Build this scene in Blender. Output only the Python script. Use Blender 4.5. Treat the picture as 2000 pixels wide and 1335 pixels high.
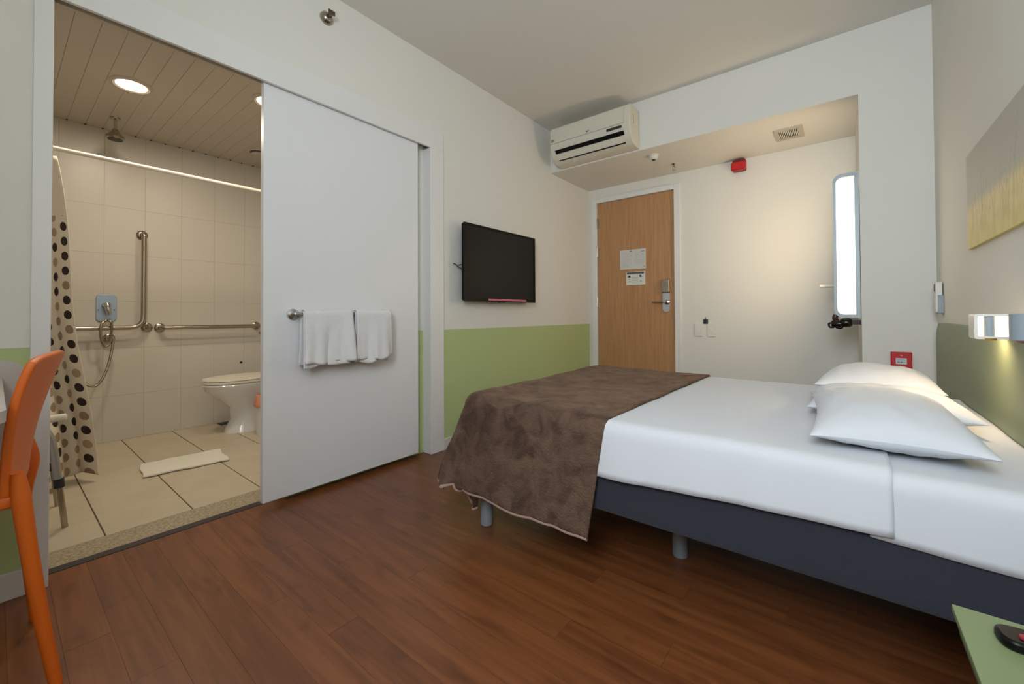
import bpy, bmesh, math, random
from mathutils import Vector, Matrix, noise
random.seed(7)
SC = bpy.context.scene
COL = SC.collection
for o in list(bpy.data.objects):
    bpy.data.objects.remove(o)

# ------------------------------------------------------------------ camera, world, lights, exposure
PI = math.pi
YAW, PIT, ROL = -0.674, 0.014, -0.0049
f = Vector((math.sin(YAW)*math.cos(PIT), math.cos(YAW)*math.cos(PIT), math.sin(PIT)))
r = Vector((math.cos(YAW), -math.sin(YAW), 0)); u = r.cross(f)
r2 = r*math.cos(ROL)+u*math.sin(ROL); u2 = -r*math.sin(ROL)+u*math.cos(ROL)
cd = bpy.data.cameras.new('camera'); cam = bpy.data.objects.new('camera', cd); COL.objects.link(cam)
cam.matrix_world = Matrix(((r2.x, u2.x, -f.x, 0), (r2.y, u2.y, -f.y, 0), (r2.z, u2.z, -f.z, 0.95), (0, 0, 0, 1)))
cd.sensor_width = 36; cd.lens = 808.2*36/2000; cd.shift_y = -64.6/2000; cd.clip_start = 0.02
SC.camera = cam

w = bpy.data.worlds.new('world'); SC.world = w; w.use_nodes = True
w.node_tree.nodes['Background'].inputs[0].default_value = (0.62, 0.75, 1.0, 1)
w.node_tree.nodes['Background'].inputs[1].default_value = 1.0

def area(name, loc, direction, sx, sy, power, col, spread=180):
    l = bpy.data.lights.new(name, 'AREA'); l.shape = 'RECTANGLE'; l.size = sx; l.size_y = sy
    l.energy = power; l.color = col; l.spread = math.radians(spread)
    o = bpy.data.objects.new(name, l); COL.objects.link(o); o.location = loc
    o.rotation_euler = Vector(direction).to_track_quat('-Z', 'Y').to_euler()
    return o
# daylight through the window in the wall behind the camera
area('window_daylight', (-0.09, -0.78, 1.85), (0.0, 1, -0.05), 0.84, 1.2, 57, (0.86, 0.94, 1.0))
# lamps of the room
area('bathroom_lamp_light', (-3.39, 0.516, 2.345), (0, 0, -1), 0.15, 0.15, 9, (1.0, 0.87, 0.70))
area('bathroom_lamp_light', (-2.95, 1.13, 2.345), (0, 0, -1), 0.15, 0.15, 7, (1.0, 0.88, 0.72))
area('mirror_lamp_light', (0.02, 3.405, 1.40), (-0.15, -1, 0), 0.10, 0.80, 1.6, (1.0, 0.82, 0.6))
area('mirror_back_light', (-0.035, 3.50, 1.45), (-1, 0.10, 0.25), 0.06, 0.80, 8.0, (1.0, 0.76, 0.50))
area('reading_lamp_light', (0.345, 1.97, 0.90), (-0.45, 0.35, -1), 0.08, 0.05, 1.1, (1.0, 0.72, 0.42))

vs = SC.view_settings
vs.view_transform = 'Standard'; vs.look = 'None'; vs.gamma = 1; vs.use_curve_mapping = False
vs.exposure = 0.0

# ------------------------------------------------------------------ materials
def lin(c):
    return tuple(((x/255)/12.92 if x/255 <= 0.04045 else ((x/255+0.055)/1.055)**2.4) for x in c)+(1,)
def mat(name, c, rough=0.5, metal=0, bump=0, bscale=40, var=0, vscale=3, coat=0, sheen=0, stretch=None, c2=None, spec=0.5):
    m = bpy.data.materials.new(name); m.use_nodes = True
    nt = m.node_tree; b = nt.nodes['Principled BSDF']
    b.inputs['Base Color'].default_value = lin(c); b.inputs['Roughness'].default_value = rough
    b.inputs['Metallic'].default_value = metal; b.inputs['Coat Weight'].default_value = coat
    b.inputs['Sheen Weight'].default_value = sheen; b.inputs['Specular IOR Level'].default_value = spec
    tc = nt.nodes.new('ShaderNodeTexCoord'); mp = nt.nodes.new('ShaderNodeMapping')
    nt.links.new(tc.outputs['Object'], mp.inputs[0])
    if stretch: mp.inputs['Scale'].default_value = stretch
    if var or c2:
        n = nt.nodes.new('ShaderNodeTexNoise'); n.inputs['Scale'].default_value = vscale; n.inputs['Detail'].default_value = 5
        nt.links.new(mp.outputs[0], n.inputs['Vector'])
        cr = nt.nodes.new('ShaderNodeValToRGB')
        cr.color_ramp.elements[0].position = 0.35; cr.color_ramp.elements[1].position = 0.65
        a = lin(c); d = lin(c2) if c2 else tuple(x*(1-var) for x in a[:3])+(1,)
        cr.color_ramp.elements[0].color = d; cr.color_ramp.elements[1].color = a
        nt.links.new(n.outputs['Fac'], cr.inputs[0]); nt.links.new(cr.outputs[0], b.inputs['Base Color'])
    if bump:
        n = nt.nodes.new('ShaderNodeTexNoise'); n.inputs['Scale'].default_value = bscale; n.inputs['Detail'].default_value = 4
        nt.links.new(mp.outputs[0], n.inputs['Vector'])
        bp = nt.nodes.new('ShaderNodeBump'); bp.inputs['Strength'].default_value = bump; bp.inputs['Distance'].default_value = 0.01
        nt.links.new(n.outputs['Fac'], bp.inputs['Height']); nt.links.new(bp.outputs[0], b.inputs['Normal'])
    return m
def emit(name, c, s):
    m = bpy.data.materials.new(name); m.use_nodes = True; nt = m.node_tree
    nt.nodes.remove(nt.nodes['Principled BSDF']); e = nt.nodes.new('ShaderNodeEmission')
    e.inputs[0].default_value = lin(c); e.inputs[1].default_value = s
    nt.links.new(e.outputs[0], nt.nodes['Material Output'].inputs[0])
    return m

def nd(nt, t, **k):
    n = nt.nodes.new(t)
    for a, v in k.items(): setattr(n, a, v)
    return n

M = {}
M['wall'] = mat('wall_paint', (226, 225, 218), 0.75, bump=0.03, bscale=60, var=0.02, vscale=2)
M['ceil'] = mat('ceiling_paint', (226, 222, 214), 0.8, bump=0.05, bscale=30)
M['soffit'] = mat('soffit_paint', (222, 216, 204), 0.8)
M['trim'] = mat('white_lacquer', (228, 228, 226), 0.35)
M['doorw'] = mat('white_laminate', (230, 231, 233), 0.38, bump=0.01, bscale=90)
M['base'] = mat('baseboard_white', (212, 208, 204), 0.45)
M['batht'] = mat('bathroom_wall_tile', (212, 205, 192), 0.35, var=0.03, vscale=2)
M['grout'] = mat('pale_grout', (207, 200, 186), 0.8)
M['floort'] = mat('bathroom_floor_tile', (204, 190, 164), 0.38, var=0.06, vscale=6, bump=0.02, bscale=50)
M['fgrout'] = mat('floor_grout', (104, 88, 66), 0.9)
M['stone'] = mat('granite_threshold', (190, 175, 146), 0.4, c2=(140, 126, 100), vscale=90)
M['strip'] = mat('dark_floor_strip', (52, 46, 48), 0.5)
M['pvc'] = mat('ceiling_board', (205, 195, 180), 0.45)
M['chrome'] = mat('chrome', (205, 205, 205), 0.12, 1)
M['steel'] = mat('brushed_steel', (176, 166, 152), 0.25, 1)
M['alu'] = mat('aluminium_tube', (190, 190, 188), 0.35, 0.7)
M['plate'] = mat('satin_plate', (170, 185, 205), 0.3, 0.6)
M['porc'] = mat('porcelain', (226, 224, 220), 0.12, coat=0.5)
M['cream'] = mat('cream_plastic', (232, 224, 206), 0.3)
M['whitep'] = mat('white_plastic', (225, 222, 214), 0.4)
M['acw'] = mat('aircon_plastic', (214, 208, 192), 0.4)
M['black'] = mat('black_plastic', (8, 8, 8), 0.35, spec=0.2)
M['dark'] = mat('dark_grey', (42, 42, 44), 0.5)
M['screen'] = mat('tv_screen', (12, 11, 10), 0.2, spec=0.25)
M['pink'] = mat('pink_strip', (205, 110, 120), 0.5)
M['red'] = mat('red_plastic', (190, 16, 24), 0.35)
M['orange'] = mat('orange_plastic', (222, 106, 26), 0.42)
M['sheet'] = mat('white_cotton', (209, 212, 218), 0.85, sheen=0.1, bump=0.15, bscale=5)
M['towel'] = mat('white_terry', (232, 232, 234), 0.95, sheen=0.4, bump=0.5, bscale=260)
M['bathmat'] = mat('bath_mat_cotton', (236, 230, 214), 0.95, bump=0.4, bscale=250)
M['navy'] = mat('navy_fabric', (38, 42, 54), 0.85, bump=0.3, bscale=400, sheen=0.2)
M['leg'] = mat('grey_leg', (138, 144, 149), 0.35, 0.0)
M['board'] = mat('headboard_green', (140, 151, 120), 0.5)
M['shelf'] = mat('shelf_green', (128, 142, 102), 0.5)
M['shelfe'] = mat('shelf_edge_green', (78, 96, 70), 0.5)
M['hem'] = mat('blanket_binding', (168, 140, 128), 0.7)
M['lampg'] = mat('lamp_grey', (150, 162, 172), 0.45)
M['mframe'] = mat('mirror_frame_blue_grey', (168, 184, 192), 0.35)
M['dryer'] = mat('dark_brown_plastic', (28, 20, 14), 0.18)
M['desk'] = mat('desk_white', (196, 190, 186), 0.45)
M['peach'] = mat('peach_bag', (226, 150, 118), 0.45, bump=0.4, bscale=60)
M['lens'] = emit('lamp_glow', (255, 226, 180), 9)
M['dl'] = emit('downlight_glow', (255, 236, 205), 14)
M['wood'] = None

def wood_floor():
    m = bpy.data.materials.new('laminate_plank'); m.use_nodes = True; nt = m.node_tree; L = nt.links.new
    b = nt.nodes['Principled BSDF']; b.inputs['Roughness'].default_value = 0.33
    g = nd(nt, 'ShaderNodeNewGeometry'); oi = nd(nt, 'ShaderNodeObjectInfo')
    mul = nd(nt, 'ShaderNodeVectorMath', operation='SCALE'); cmb = nd(nt, 'ShaderNodeCombineXYZ')
    L(oi.outputs['Random'], cmb.inputs[0]); L(oi.outputs['Random'], cmb.inputs[1]); L(oi.outputs['Random'], cmb.inputs[2])
    L(cmb.outputs[0], mul.inputs[0]); mul.inputs['Scale'].default_value = 37
    add = nd(nt, 'ShaderNodeVectorMath', operation='ADD'); L(g.outputs['Position'], add.inputs[0]); L(mul.outputs[0], add.inputs[1])
    mp = nd(nt, 'ShaderNodeMapping'); mp.inputs['Scale'].default_value = (1.6, 22, 1); L(add.outputs[0], mp.inputs[0])
    n = nd(nt, 'ShaderNodeTexNoise'); n.inputs['Scale'].default_value = 1.5; n.inputs['Detail'].default_value = 7; n.inputs['Distortion'].default_value = 0.6
    L(mp.outputs[0], n.inputs['Vector'])
    cr = nd(nt, 'ShaderNodeValToRGB'); e = cr.color_ramp.elements
    e[0].position = 0.3; e[0].color = lin((104, 58, 31)); e[1].position = 0.7; e[1].color = lin((134, 80, 44))
    L(n.outputs['Fac'], cr.inputs[0])
    mp2 = nd(nt, 'ShaderNodeMapping'); mp2.inputs['Scale'].default_value = (2.2, 5, 1); L(add.outputs[0], mp2.inputs[0])
    k = nd(nt, 'ShaderNodeTexNoise'); k.inputs['Scale'].default_value = 3.2; k.inputs['Detail'].default_value = 2
    L(mp2.outputs[0], k.inputs['Vector'])
    kr = nd(nt, 'ShaderNodeValToRGB'); kr.color_ramp.elements[0].position = 0.2; kr.color_ramp.elements[0].color = (0.62, 0.58, 0.55, 1)
    kr.color_ramp.elements[1].position = 0.42; kr.color_ramp.elements[1].color = (1, 1, 1, 1); L(k.outputs['Fac'], kr.inputs[0])
    m1 = nd(nt, 'ShaderNodeMix', data_type='RGBA', blend_type='MULTIPLY'); m1.inputs[0].default_value = 1
    L(cr.outputs[0], m1.inputs[6]); L(kr.outputs[0], m1.inputs[7])
    rr = nd(nt, 'ShaderNodeMapRange'); rr.inputs[3].default_value = 0.90; rr.inputs[4].default_value = 1.08; L(oi.outputs['Random'], rr.inputs[0])
    m2 = nd(nt, 'ShaderNodeVectorMath', operation='SCALE'); L(m1.outputs[2], m2.inputs[0]); L(rr.outputs[0], m2.inputs['Scale'])
    L(m2.outputs[0], b.inputs['Base Color'])
    bp = nd(nt, 'ShaderNodeBump'); bp.inputs['Strength'].default_value = 0.08; bp.inputs['Distance'].default_value = 0.003
    L(n.outputs['Fac'], bp.inputs['Height']); L(bp.outputs[0], b.inputs['Normal'])
    return m
M['wood'] = wood_floor()
M['gap'] = mat('plank_gap', (104, 66, 44), 0.8)

def door_wood():
    m = mat('beech_veneer', (186, 142, 99), 0.42, c2=(172, 126, 84), vscale=6, stretch=(14, 14, 0.6)); return m
M['beech'] = door_wood()

def wall_two():      # white wall with the green paint band up to 0.845 m
    m = mat('wall_with_green_band', (226, 225, 218), 0.7); nt = m.node_tree; b = nt.nodes['Principled BSDF']
    g = nd(nt, 'ShaderNodeNewGeometry'); s = nd(nt, 'ShaderNodeSeparateXYZ'); nt.links.new(g.outputs['Position'], s.inputs[0])
    lt = nd(nt, 'ShaderNodeMath', operation='LESS_THAN'); lt.inputs[1].default_value = 0.845; nt.links.new(s.outputs[2], lt.inputs[0])
    gx = nd(nt, 'ShaderNodeMath', operation='GREATER_THAN'); gx.inputs[1].default_value = -2.39; nt.links.new(s.outputs[0], gx.inputs[0])
    mu = nd(nt, 'ShaderNodeMath', operation='MULTIPLY'); nt.links.new(lt.outputs[0], mu.inputs[0]); nt.links.new(gx.outputs[0], mu.inputs[1])
    mx = nd(nt, 'ShaderNodeMix', data_type='RGBA'); mx.inputs[6].default_value = lin((226, 225, 218)); mx.inputs[7].default_value = lin((182, 198, 140))
    nt.links.new(mu.outputs[0], mx.inputs[0]); nt.links.new(mx.outputs[2], b.inputs['Base Color'])
    return m
M['wall2'] = wall_two()

def blanket_mat():
    m = bpy.data.materials.new('brown_fleece'); m.use_nodes = True; nt = m.node_tree; L = nt.links.new
    b = nt.nodes['Principled BSDF']; b.inputs['Roughness'].default_value = 0.95; b.inputs['Sheen Weight'].default_value = 0.35
    b.inputs['Sheen Tint'].default_value = lin((190, 160, 135)); b.inputs['Sheen Roughness'].default_value = 0.4
    b.inputs['Specular IOR Level'].default_value = 0.1
    tc = nd(nt, 'ShaderNodeTexCoord')
    n = nd(nt, 'ShaderNodeTexNoise'); n.inputs['Scale'].default_value = 12; n.inputs['Detail'].default_value = 8; n.inputs['Roughness'].default_value = 0.62
    n.inputs['Distortion'].default_value = 0.8
    L(tc.outputs['Object'], n.inputs['Vector'])
    cr = nd(nt, 'ShaderNodeValToRGB'); e = cr.color_ramp.elements
    e[0].position = 0.36; e[0].color = lin((74, 57, 48)); e[1].position = 0.62; e[1].color = lin((108, 86, 72))
    L(n.outputs['Fac'], cr.inputs[0]); L(cr.outputs[0], b.inputs['Base Color'])
    n2 = nd(nt, 'ShaderNodeTexNoise'); n2.inputs['Scale'].default_value = 150; n2.inputs['Detail'].default_value = 3; L(tc.outputs['Object'], n2.inputs['Vector'])
    ad = nd(nt, 'ShaderNodeMath', operation='MULTIPLY_ADD'); L(n.outputs['Fac'], ad.inputs[0]); ad.inputs[1].default_value = 0.9; L(n2.outputs['Fac'], ad.inputs[2])
    bp = nd(nt, 'ShaderNodeBump'); bp.inputs['Strength'].default_value = 0.7; bp.inputs['Distance'].default_value = 0.008
    L(ad.outputs[0], bp.inputs['Height']); L(bp.outputs[0], b.inputs['Normal'])
    return m
M['blanket'] = blanket_mat()

def curtain_mat():
    m = bpy.data.materials.new('dotted_curtain'); m.use_nodes = True; nt = m.node_tree; L = nt.links.new
    b = nt.nodes['Principled BSDF']; b.inputs['Roughness'].default_value = 0.55
    uv = nd(nt, 'ShaderNodeUVMap'); sc = nd(nt, 'ShaderNodeVectorMath', operation='MULTIPLY'); sc.inputs[1].default_value = (12.2, 12.0, 1)
    L(uv.outputs[0], sc.inputs[0])
    # columns shifted against each other
    sp = nd(nt, 'ShaderNodeSeparateXYZ'); L(sc.outputs[0], sp.inputs[0])
    fl = nd(nt, 'ShaderNodeMath', operation='FLOOR'); L(sp.outputs[0], fl.inputs[0])
    sh = nd(nt, 'ShaderNodeMath', operation='MULTIPLY'); sh.inputs[1].default_value = 0.37; L(fl.outputs[0], sh.inputs[0])
    yy = nd(nt, 'ShaderNodeMath', operation='ADD'); L(sp.outputs[1], yy.inputs[0]); L(sh.outputs[0], yy.inputs[1])
    fy = nd(nt, 'ShaderNodeMath', operation='FLOOR'); L(yy.outputs[0], fy.inputs[0])
    frx = nd(nt, 'ShaderNodeMath', operation='FRACT'); L(sp.outputs[0], frx.inputs[0])
    fry = nd(nt, 'ShaderNodeMath', operation='FRACT'); L(yy.outputs[0], fry.inputs[0])
    c = nd(nt, 'ShaderNodeCombineXYZ'); L(frx.outputs[0], c.inputs[0]); L(fry.outputs[0], c.inputs[1])
    cell = nd(nt, 'ShaderNodeCombineXYZ'); L(fl.outputs[0], cell.inputs[0]); L(fy.outputs[0], cell.inputs[1])
    ds = nd(nt, 'ShaderNodeVectorMath', operation='DISTANCE'); L(c.outputs[0], ds.inputs[0]); ds.inputs[1].default_value = (0.5, 0.5, 0)
    dot = nd(nt, 'ShaderNodeMath', operation='LESS_THAN'); L(ds.outputs['Value'], dot.inputs[0]); dot.inputs[1].default_value = 0.30
    wn = nd(nt, 'ShaderNodeTexWhiteNoise', noise_dimensions='2D'); L(cell.outputs[0], wn.inputs['Vector'])
    dk = nd(nt, 'ShaderNodeValToRGB'); dk.color_ramp.interpolation = 'CONSTANT'; e = dk.color_ramp.elements
    e[0].color = lin((42, 26, 26)); e[1].position = 0.48; e[1].color = lin((186, 160, 132)); x = e.new(0.75); x.color = lin((168, 140, 118))
    L(wn.outputs['Value'], dk.inputs[0])
    uvs = nd(nt, 'ShaderNodeSeparateXYZ'); L(uv.outputs[0], uvs.inputs[0])
    low = nd(nt, 'ShaderNodeMath', operation='LESS_THAN'); L(uvs.outputs[1], low.inputs[0]); low.inputs[1].default_value = 1.52
    mm = nd(nt, 'ShaderNodeMath', operation='MULTIPLY'); L(low.outputs[0], mm.inputs[0]); L(dot.outputs[0], mm.inputs[1])
    mx = nd(nt, 'ShaderNodeMix', data_type='RGBA'); mx.inputs[6].default_value = lin((244, 232, 210)); L(dk.outputs[0], mx.inputs[7]); L(mm.outputs[0], mx.inputs[0])
    L(mx.outputs[2], b.inputs['Base Color'])
    b.inputs['Subsurface Weight'].default_value = 0.0
    return m
M['curtain'] = curtain_mat()

def vcol_mat(name, rough=0.6):
    m = bpy.data.materials.new(name); m.use_nodes = True; nt = m.node_tree
    a = nd(nt, 'ShaderNodeVertexColor'); a.layer_name = 'Col'
    nt.links.new(a.outputs[0], nt.nodes['Principled BSDF'].inputs['Base Color']); nt.nodes['Principled BSDF'].inputs['Roughness'].default_value = rough
    return m
M['print'] = vcol_mat('printed_surface')

# ------------------------------------------------------------------ mesh helpers
def box(bm, x0, x1, y0, y1, z0, z1):
    vs_ = [bm.verts.new((x, y, z)) for x in (x0, x1) for y in (y0, y1) for z in (z0, z1)]
    for q in ((0, 1, 3, 2), (4, 6, 7, 5), (0, 4, 5, 1), (2, 3, 7, 6), (0, 2, 6, 4), (1, 5, 7, 3)):
        bm.faces.new([vs_[i] for i in q])
    return vs_
def tube(bm, pts, rad, n=14, cap=True):
    pts = [Vector(p) for p in pts]; rings = []
    rads = rad if isinstance(rad, (list, tuple)) else [rad]*len(pts)
    t0 = (pts[1]-pts[0]).normalized()
    nrm = t0.orthogonal().normalized()
    for i, p in enumerate(pts):
        if i == 0: t = pts[1]-pts[0]
        elif i == len(pts)-1: t = pts[-1]-pts[-2]
        else: t = (pts[i+1]-pts[i]).normalized()+(pts[i]-pts[i-1]).normalized()
        t.normalize(); nrm = (nrm-t*nrm.dot(t)).normalized(); bn = t.cross(nrm)
        rings.append([bm.verts.new(p+(nrm*math.cos(2*PI*k/n)+bn*math.sin(2*PI*k/n))*rads[i]) for k in range(n)])
    for a, b in zip(rings, rings[1:]):
        for k in range(n): bm.faces.new((a[k], a[(k+1) % n], b[(k+1) % n], b[k]))
    if cap: bm.faces.new(rings[0][::-1]); bm.faces.new(rings[-1])
def spline(P, k=8, closed=False):
    P = [Vector(p) for p in P]; out = []
    n = len(P)
    for i in range(n-1 if not closed else n):
        p0 = P[i-1] if (i or closed) else P[0]*2-P[1]; p1 = P[i]; p2 = P[(i+1) % n]
        p3 = P[(i+2) % n] if (i+2 < n or closed) else P[-1]*2-P[-2]
        for j in range(k):
            t = j/k
            out.append(0.5*((2*p1)+(p2-p0)*t+(2*p0-5*p1+4*p2-p3)*t*t+(3*p1-p0-3*p2+p3)*t**3))
    if not closed: out.append(P[-1])
    return out
def lathe(bm, prof, loc, axis='Z', n=28):
    loc = Vector(loc)
    Q = {'Z': Matrix.Identity(3), 'X': Matrix(((0, 0, 1), (0, 1, 0), (-1, 0, 0))), 'Y': Matrix(((1, 0, 0), (0, 0, 1), (0, -1, 0))),
         '-Y': Matrix(((1, 0, 0), (0, 0, -1), (0, 1, 0)))}[axis]
    rings = []
    for rr_, h in prof:
        if rr_ < 1e-6: rings.append([bm.verts.new(loc+Q@Vector((0, 0, h)))])
        else: rings.append([bm.verts.new(loc+Q@Vector((rr_*math.cos(2*PI*k/n), rr_*math.sin(2*PI*k/n), h))) for k in range(n)])
    for a, b in zip(rings, rings[1:]):
        for k in range(n):
            q = [a[k % len(a)], a[(k+1) % len(a)], b[(k+1) % len(b)], b[k % len(b)]]
            q = [v for i, v in enumerate(q) if v not in q[:i]]
            if len(q) > 2: bm.faces.new(q)
    if tuple(prof[0]) == tuple(prof[-1]):
        bmesh.ops.remove_doubles(bm, verts=[v for v in rings[0]+rings[-1] if v.is_valid], dist=1e-6); return
    for e_ in (rings[0], rings[-1]):
        if len(e_) > 2:
            try: bm.faces.new(e_)
            except ValueError: pass
def prism(bm, poly, ax, a, b):
    def P(p, h): return {'X': (h, p[0], p[1]), 'Y': (p[0], h, p[1]), 'Z': (p[0], p[1], h)}[ax]
    A = [bm.verts.new(P(p, a)) for p in poly]; B = [bm.verts.new(P(p, b)) for p in poly]; n = len(poly)
    bm.faces.new(A); bm.faces.new(B[::-1])
    for i in range(n): bm.faces.new((A[i], B[i], B[(i+1) % n], A[(i+1) % n]))
def ring_prism(bm, outer, inner, ax, a, b):
    def P(p, h): return {'X': (h, p[0], p[1]), 'Y': (p[0], h, p[1]), 'Z': (p[0], p[1], h)}[ax]
    n = len(outer)
    V = [[bm.verts.new(P(p, h)) for p in pl] for pl, h in ((outer, a), (inner, a), (inner, b), (outer, b))]
    for q in range(4):
        A, B = V[q], V[(q+1) % 4]
        for i in range(n): bm.faces.new((A[i], A[(i+1) % n], B[(i+1) % n], B[i]))
def rrect(x0, x1, y0, y1, rad, k=6, which=(1, 1, 1, 1)):
    # corners: (x1,y1),(x0,y1),(x0,y0),(x1,y0)
    out = []
    for i, (cx, cy, a0) in enumerate(((x1, y1, 0), (x0, y1, 90), (x0, y0, 180), (x1, y0, 270))):
        rd = rad if which[i] else 0.0005
        ox = cx+(-rd if cx == x1 else rd); oy = cy+(-rd if cy == y1 else rd)
        for j in range(k+1):
            a = math.radians(a0+90*j/k); out.append((ox+rd*math.cos(a), oy+rd*math.sin(a)))
    return out
def surf(bm, fn, nu, nv, uvf=None):
    V = [[bm.verts.new(fn(i/nu, j/nv)) for j in range(nv+1)] for i in range(nu+1)]
    L = bm.loops.layers.uv.new('UVMap') if uvf else None
    for i in range(nu):
        for j in range(nv):
            fc = bm.faces.new((V[i][j], V[i+1][j], V[i+1][j+1], V[i][j+1]))
            if L:
                for lp, (a, b) in zip(fc.loops, ((i, j), (i+1, j), (i+1, j+1), (i, j+1))): lp[L].uv = uvf(a/nu, b/nv)
def link(name, bm, m, parent=None, smooth=False, bevel=0, bseg=2, solid=0, sub=0, noloc=False, merge=False):
    bmesh.ops.recalc_face_normals(bm, faces=bm.faces)
    me = bpy.data.meshes.new(name)
    cx = Vector((0, 0, 0))
    if parent is None and not noloc:
        xs = [v.co for v in bm.verts]
        lo = Vector([min(c[i] for c in xs) for i in range(3)]); hi = Vector([max(c[i] for c in xs) for i in range(3)])
        cx = Vector(((lo.x+hi.x)/2, (lo.y+hi.y)/2, lo.z))
        bmesh.ops.translate(bm, verts=bm.verts, vec=-cx)
    if smooth:
        for fc in bm.faces: fc.smooth = True
    bm.to_mesh(me); bm.free()
    for mm in (m if isinstance(m, list) else [m]): me.materials.append(mm)
    o = bpy.data.objects.new(name, me); COL.objects.link(o); o.location = cx
    if parent is not None:
        o.parent = parent; o.location = -world_loc(parent)
    if smooth:
        try: me.set_sharp_from_angle(angle=math.radians(38))
        except Exception: pass
    if solid:
        md = o.modifiers.new('thickness', 'SOLIDIFY'); md.thickness = solid; md.offset = 1
    if bevel:
        md = o.modifiers.new('bevel', 'BEVEL'); md.width = bevel; md.segments = bseg; md.limit_method = 'ANGLE'; md.angle_limit = 0.6
    if sub:
        md = o.modifiers.new('sub', 'SUBSURF'); md.levels = sub; md.render_levels = sub
    return o
def world_loc(o):
    v = Vector(o.location)
    while o.parent is not None: o = o.parent; v = v+Vector(o.location)
    return v
def tag(o, label, cat=None, group=None):
    o['label'] = label
    if cat: o['category'] = cat
    if group: o['group'] = group
    return o
def struct(name, bm, m, label=None, **k):
    o = link(name, bm, m, noloc=True, **k); o['kind'] = 'structure'
    if label: o['label'] = label
    return o
def thing(name, loc, label, cat, group=None):
    o = bpy.data.objects.new(name, None); COL.objects.link(o); o.location = loc; o.empty_display_size = 0.1
    return tag(o, label, cat, group)
B = bmesh.new
def bx(*a):
    bm = B(); box(bm, *a); return bm
def bxs(*l):
    bm = B()
    for a in l: box(bm, *a)
    return bm
def print_panel(name, img, parent, org, ux, vx, off, m=None):
    # img[row][col] of sRGB colours; org = lower-left corner, ux / vx = edge vectors, off = thickness vector
    R_, C_ = len(img), len(img[0]); bm = B()
    org, ux, vx, off = map(Vector, (org, ux, vx, off))
    V = [[bm.verts.new(org+off+ux*(i/C_)+vx*(j/R_)) for i in range(C_+1)] for j in range(R_+1)]
    L = bm.loops.layers.float_color.new('Col')
    for j in range(R_):
        for i in range(C_):
            fc = bm.faces.new((V[j][i], V[j][i+1], V[j+1][i+1], V[j+1][i])); c = lin(img[R_-1-j][i])
            for lp in fc.loops: lp[L] = c
    b = [bm.verts.new(org+p) for p in (Vector((0, 0, 0)), ux, ux+vx, vx)]
    t = [V[0][0], V[0][C_], V[R_][C_], V[R_][0]]
    eb = lin(img[-1][0])
    for q in ((b[0], b[1], b[2], b[3]),):
        fc = bm.faces.new(q)
        for lp in fc.loops: lp[L] = eb
    rows = [[V[0][i] for i in range(C_+1)], [V[j][C_] for j in range(R_+1)], [V[R_][i] for i in range(C_, -1, -1)], [V[j][0] for j in range(R_, -1, -1)]]
    for k, rw in enumerate(rows):
        fc = bm.faces.new(rw+[b[(k+1) % 4], b[k]])
        for lp in fc.loops: lp[L] = eb
    return link(name, bm, m or M['print'], parent)

# ------------------------------------------------------------------ room shell
XL, XR, YS, YE, ZC, ZS = -2.21, 0.425, 3.38, 4.155, 2.74, 2.325
YR = -0.5
XO, YJ0, YJ1, ZO = -2.40, 0.127, 0.95, 2.215         # bathroom opening
XRec = -2.285; YFR = 1.985; ZF = 2.24
bm = B()
box(bm, XO, XL, YR, 0.08, 0, ZC)                     # left of the opening
box(bm, XO, XL, 0.08, YFR, ZF, ZC)                   # above
box(bm, XO, XL, YFR, YE, 0, ZC)                      # right
box(bm, XO, XRec, YJ1, YFR, 0, ZF)                   # pocket wall behind the sliding door
box(bm, XO, XRec, 0.08, YJ1, ZO, ZF)
struct('wall_left', bm, M['wall2'], 'white wall with a green lower band beside the sliding bathroom door')
struct('wall_right', bx(XR, XR+0.1, YR, YE, 0, ZC), M['wall'], 'white wall behind the bed head')
struct('wall_back', bxs((XL, 0.093, YS, YE, ZS, ZC), (0.093, XR, YS, YE, 0, ZC)), M['wall'], 'white bulkhead and column beside the entrance niche')
struct('wall_entry', bxs((XL, -2.125, YE, YE+0.12, 0, ZS), (-1.262, XR, YE, YE+0.12, 0, ZS), (-2.125, -1.262, YE, YE+0.12, 2.185, ZS)), M['wall'], 'white wall with the wooden entrance door')
struct('wall_rear', bxs((XL, -0.52, YR-0.26, YR, 0, ZC), (0.34, XR, YR-0.26, YR, 0, ZC), (-0.52, 0.34, YR-0.26, YR, 0, 1.24), (-0.52, 0.34, YR-0.26, YR, 2.47, ZC)), M['wall'], 'wall with the window behind the viewer')
struct('window_1', bxs((-0.52, 0.34, YR-0.25, YR-0.20, 1.24, 1.27), (-0.52, 0.34, YR-0.25, YR-0.20, 2.44, 2.47), (-0.52, -0.49, YR-0.25, YR-0.20, 1.27, 2.44), (0.31, 0.34, YR-0.25, YR-0.20, 1.27, 2.44)), M['trim'], 'window frame behind the viewer')
struct('ceiling', bx(XO, XR+0.1, YR-0.15, YE+0.12, ZC, ZC+0.1), M['ceil'], 'pale ceiling of the bedroom')

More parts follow.
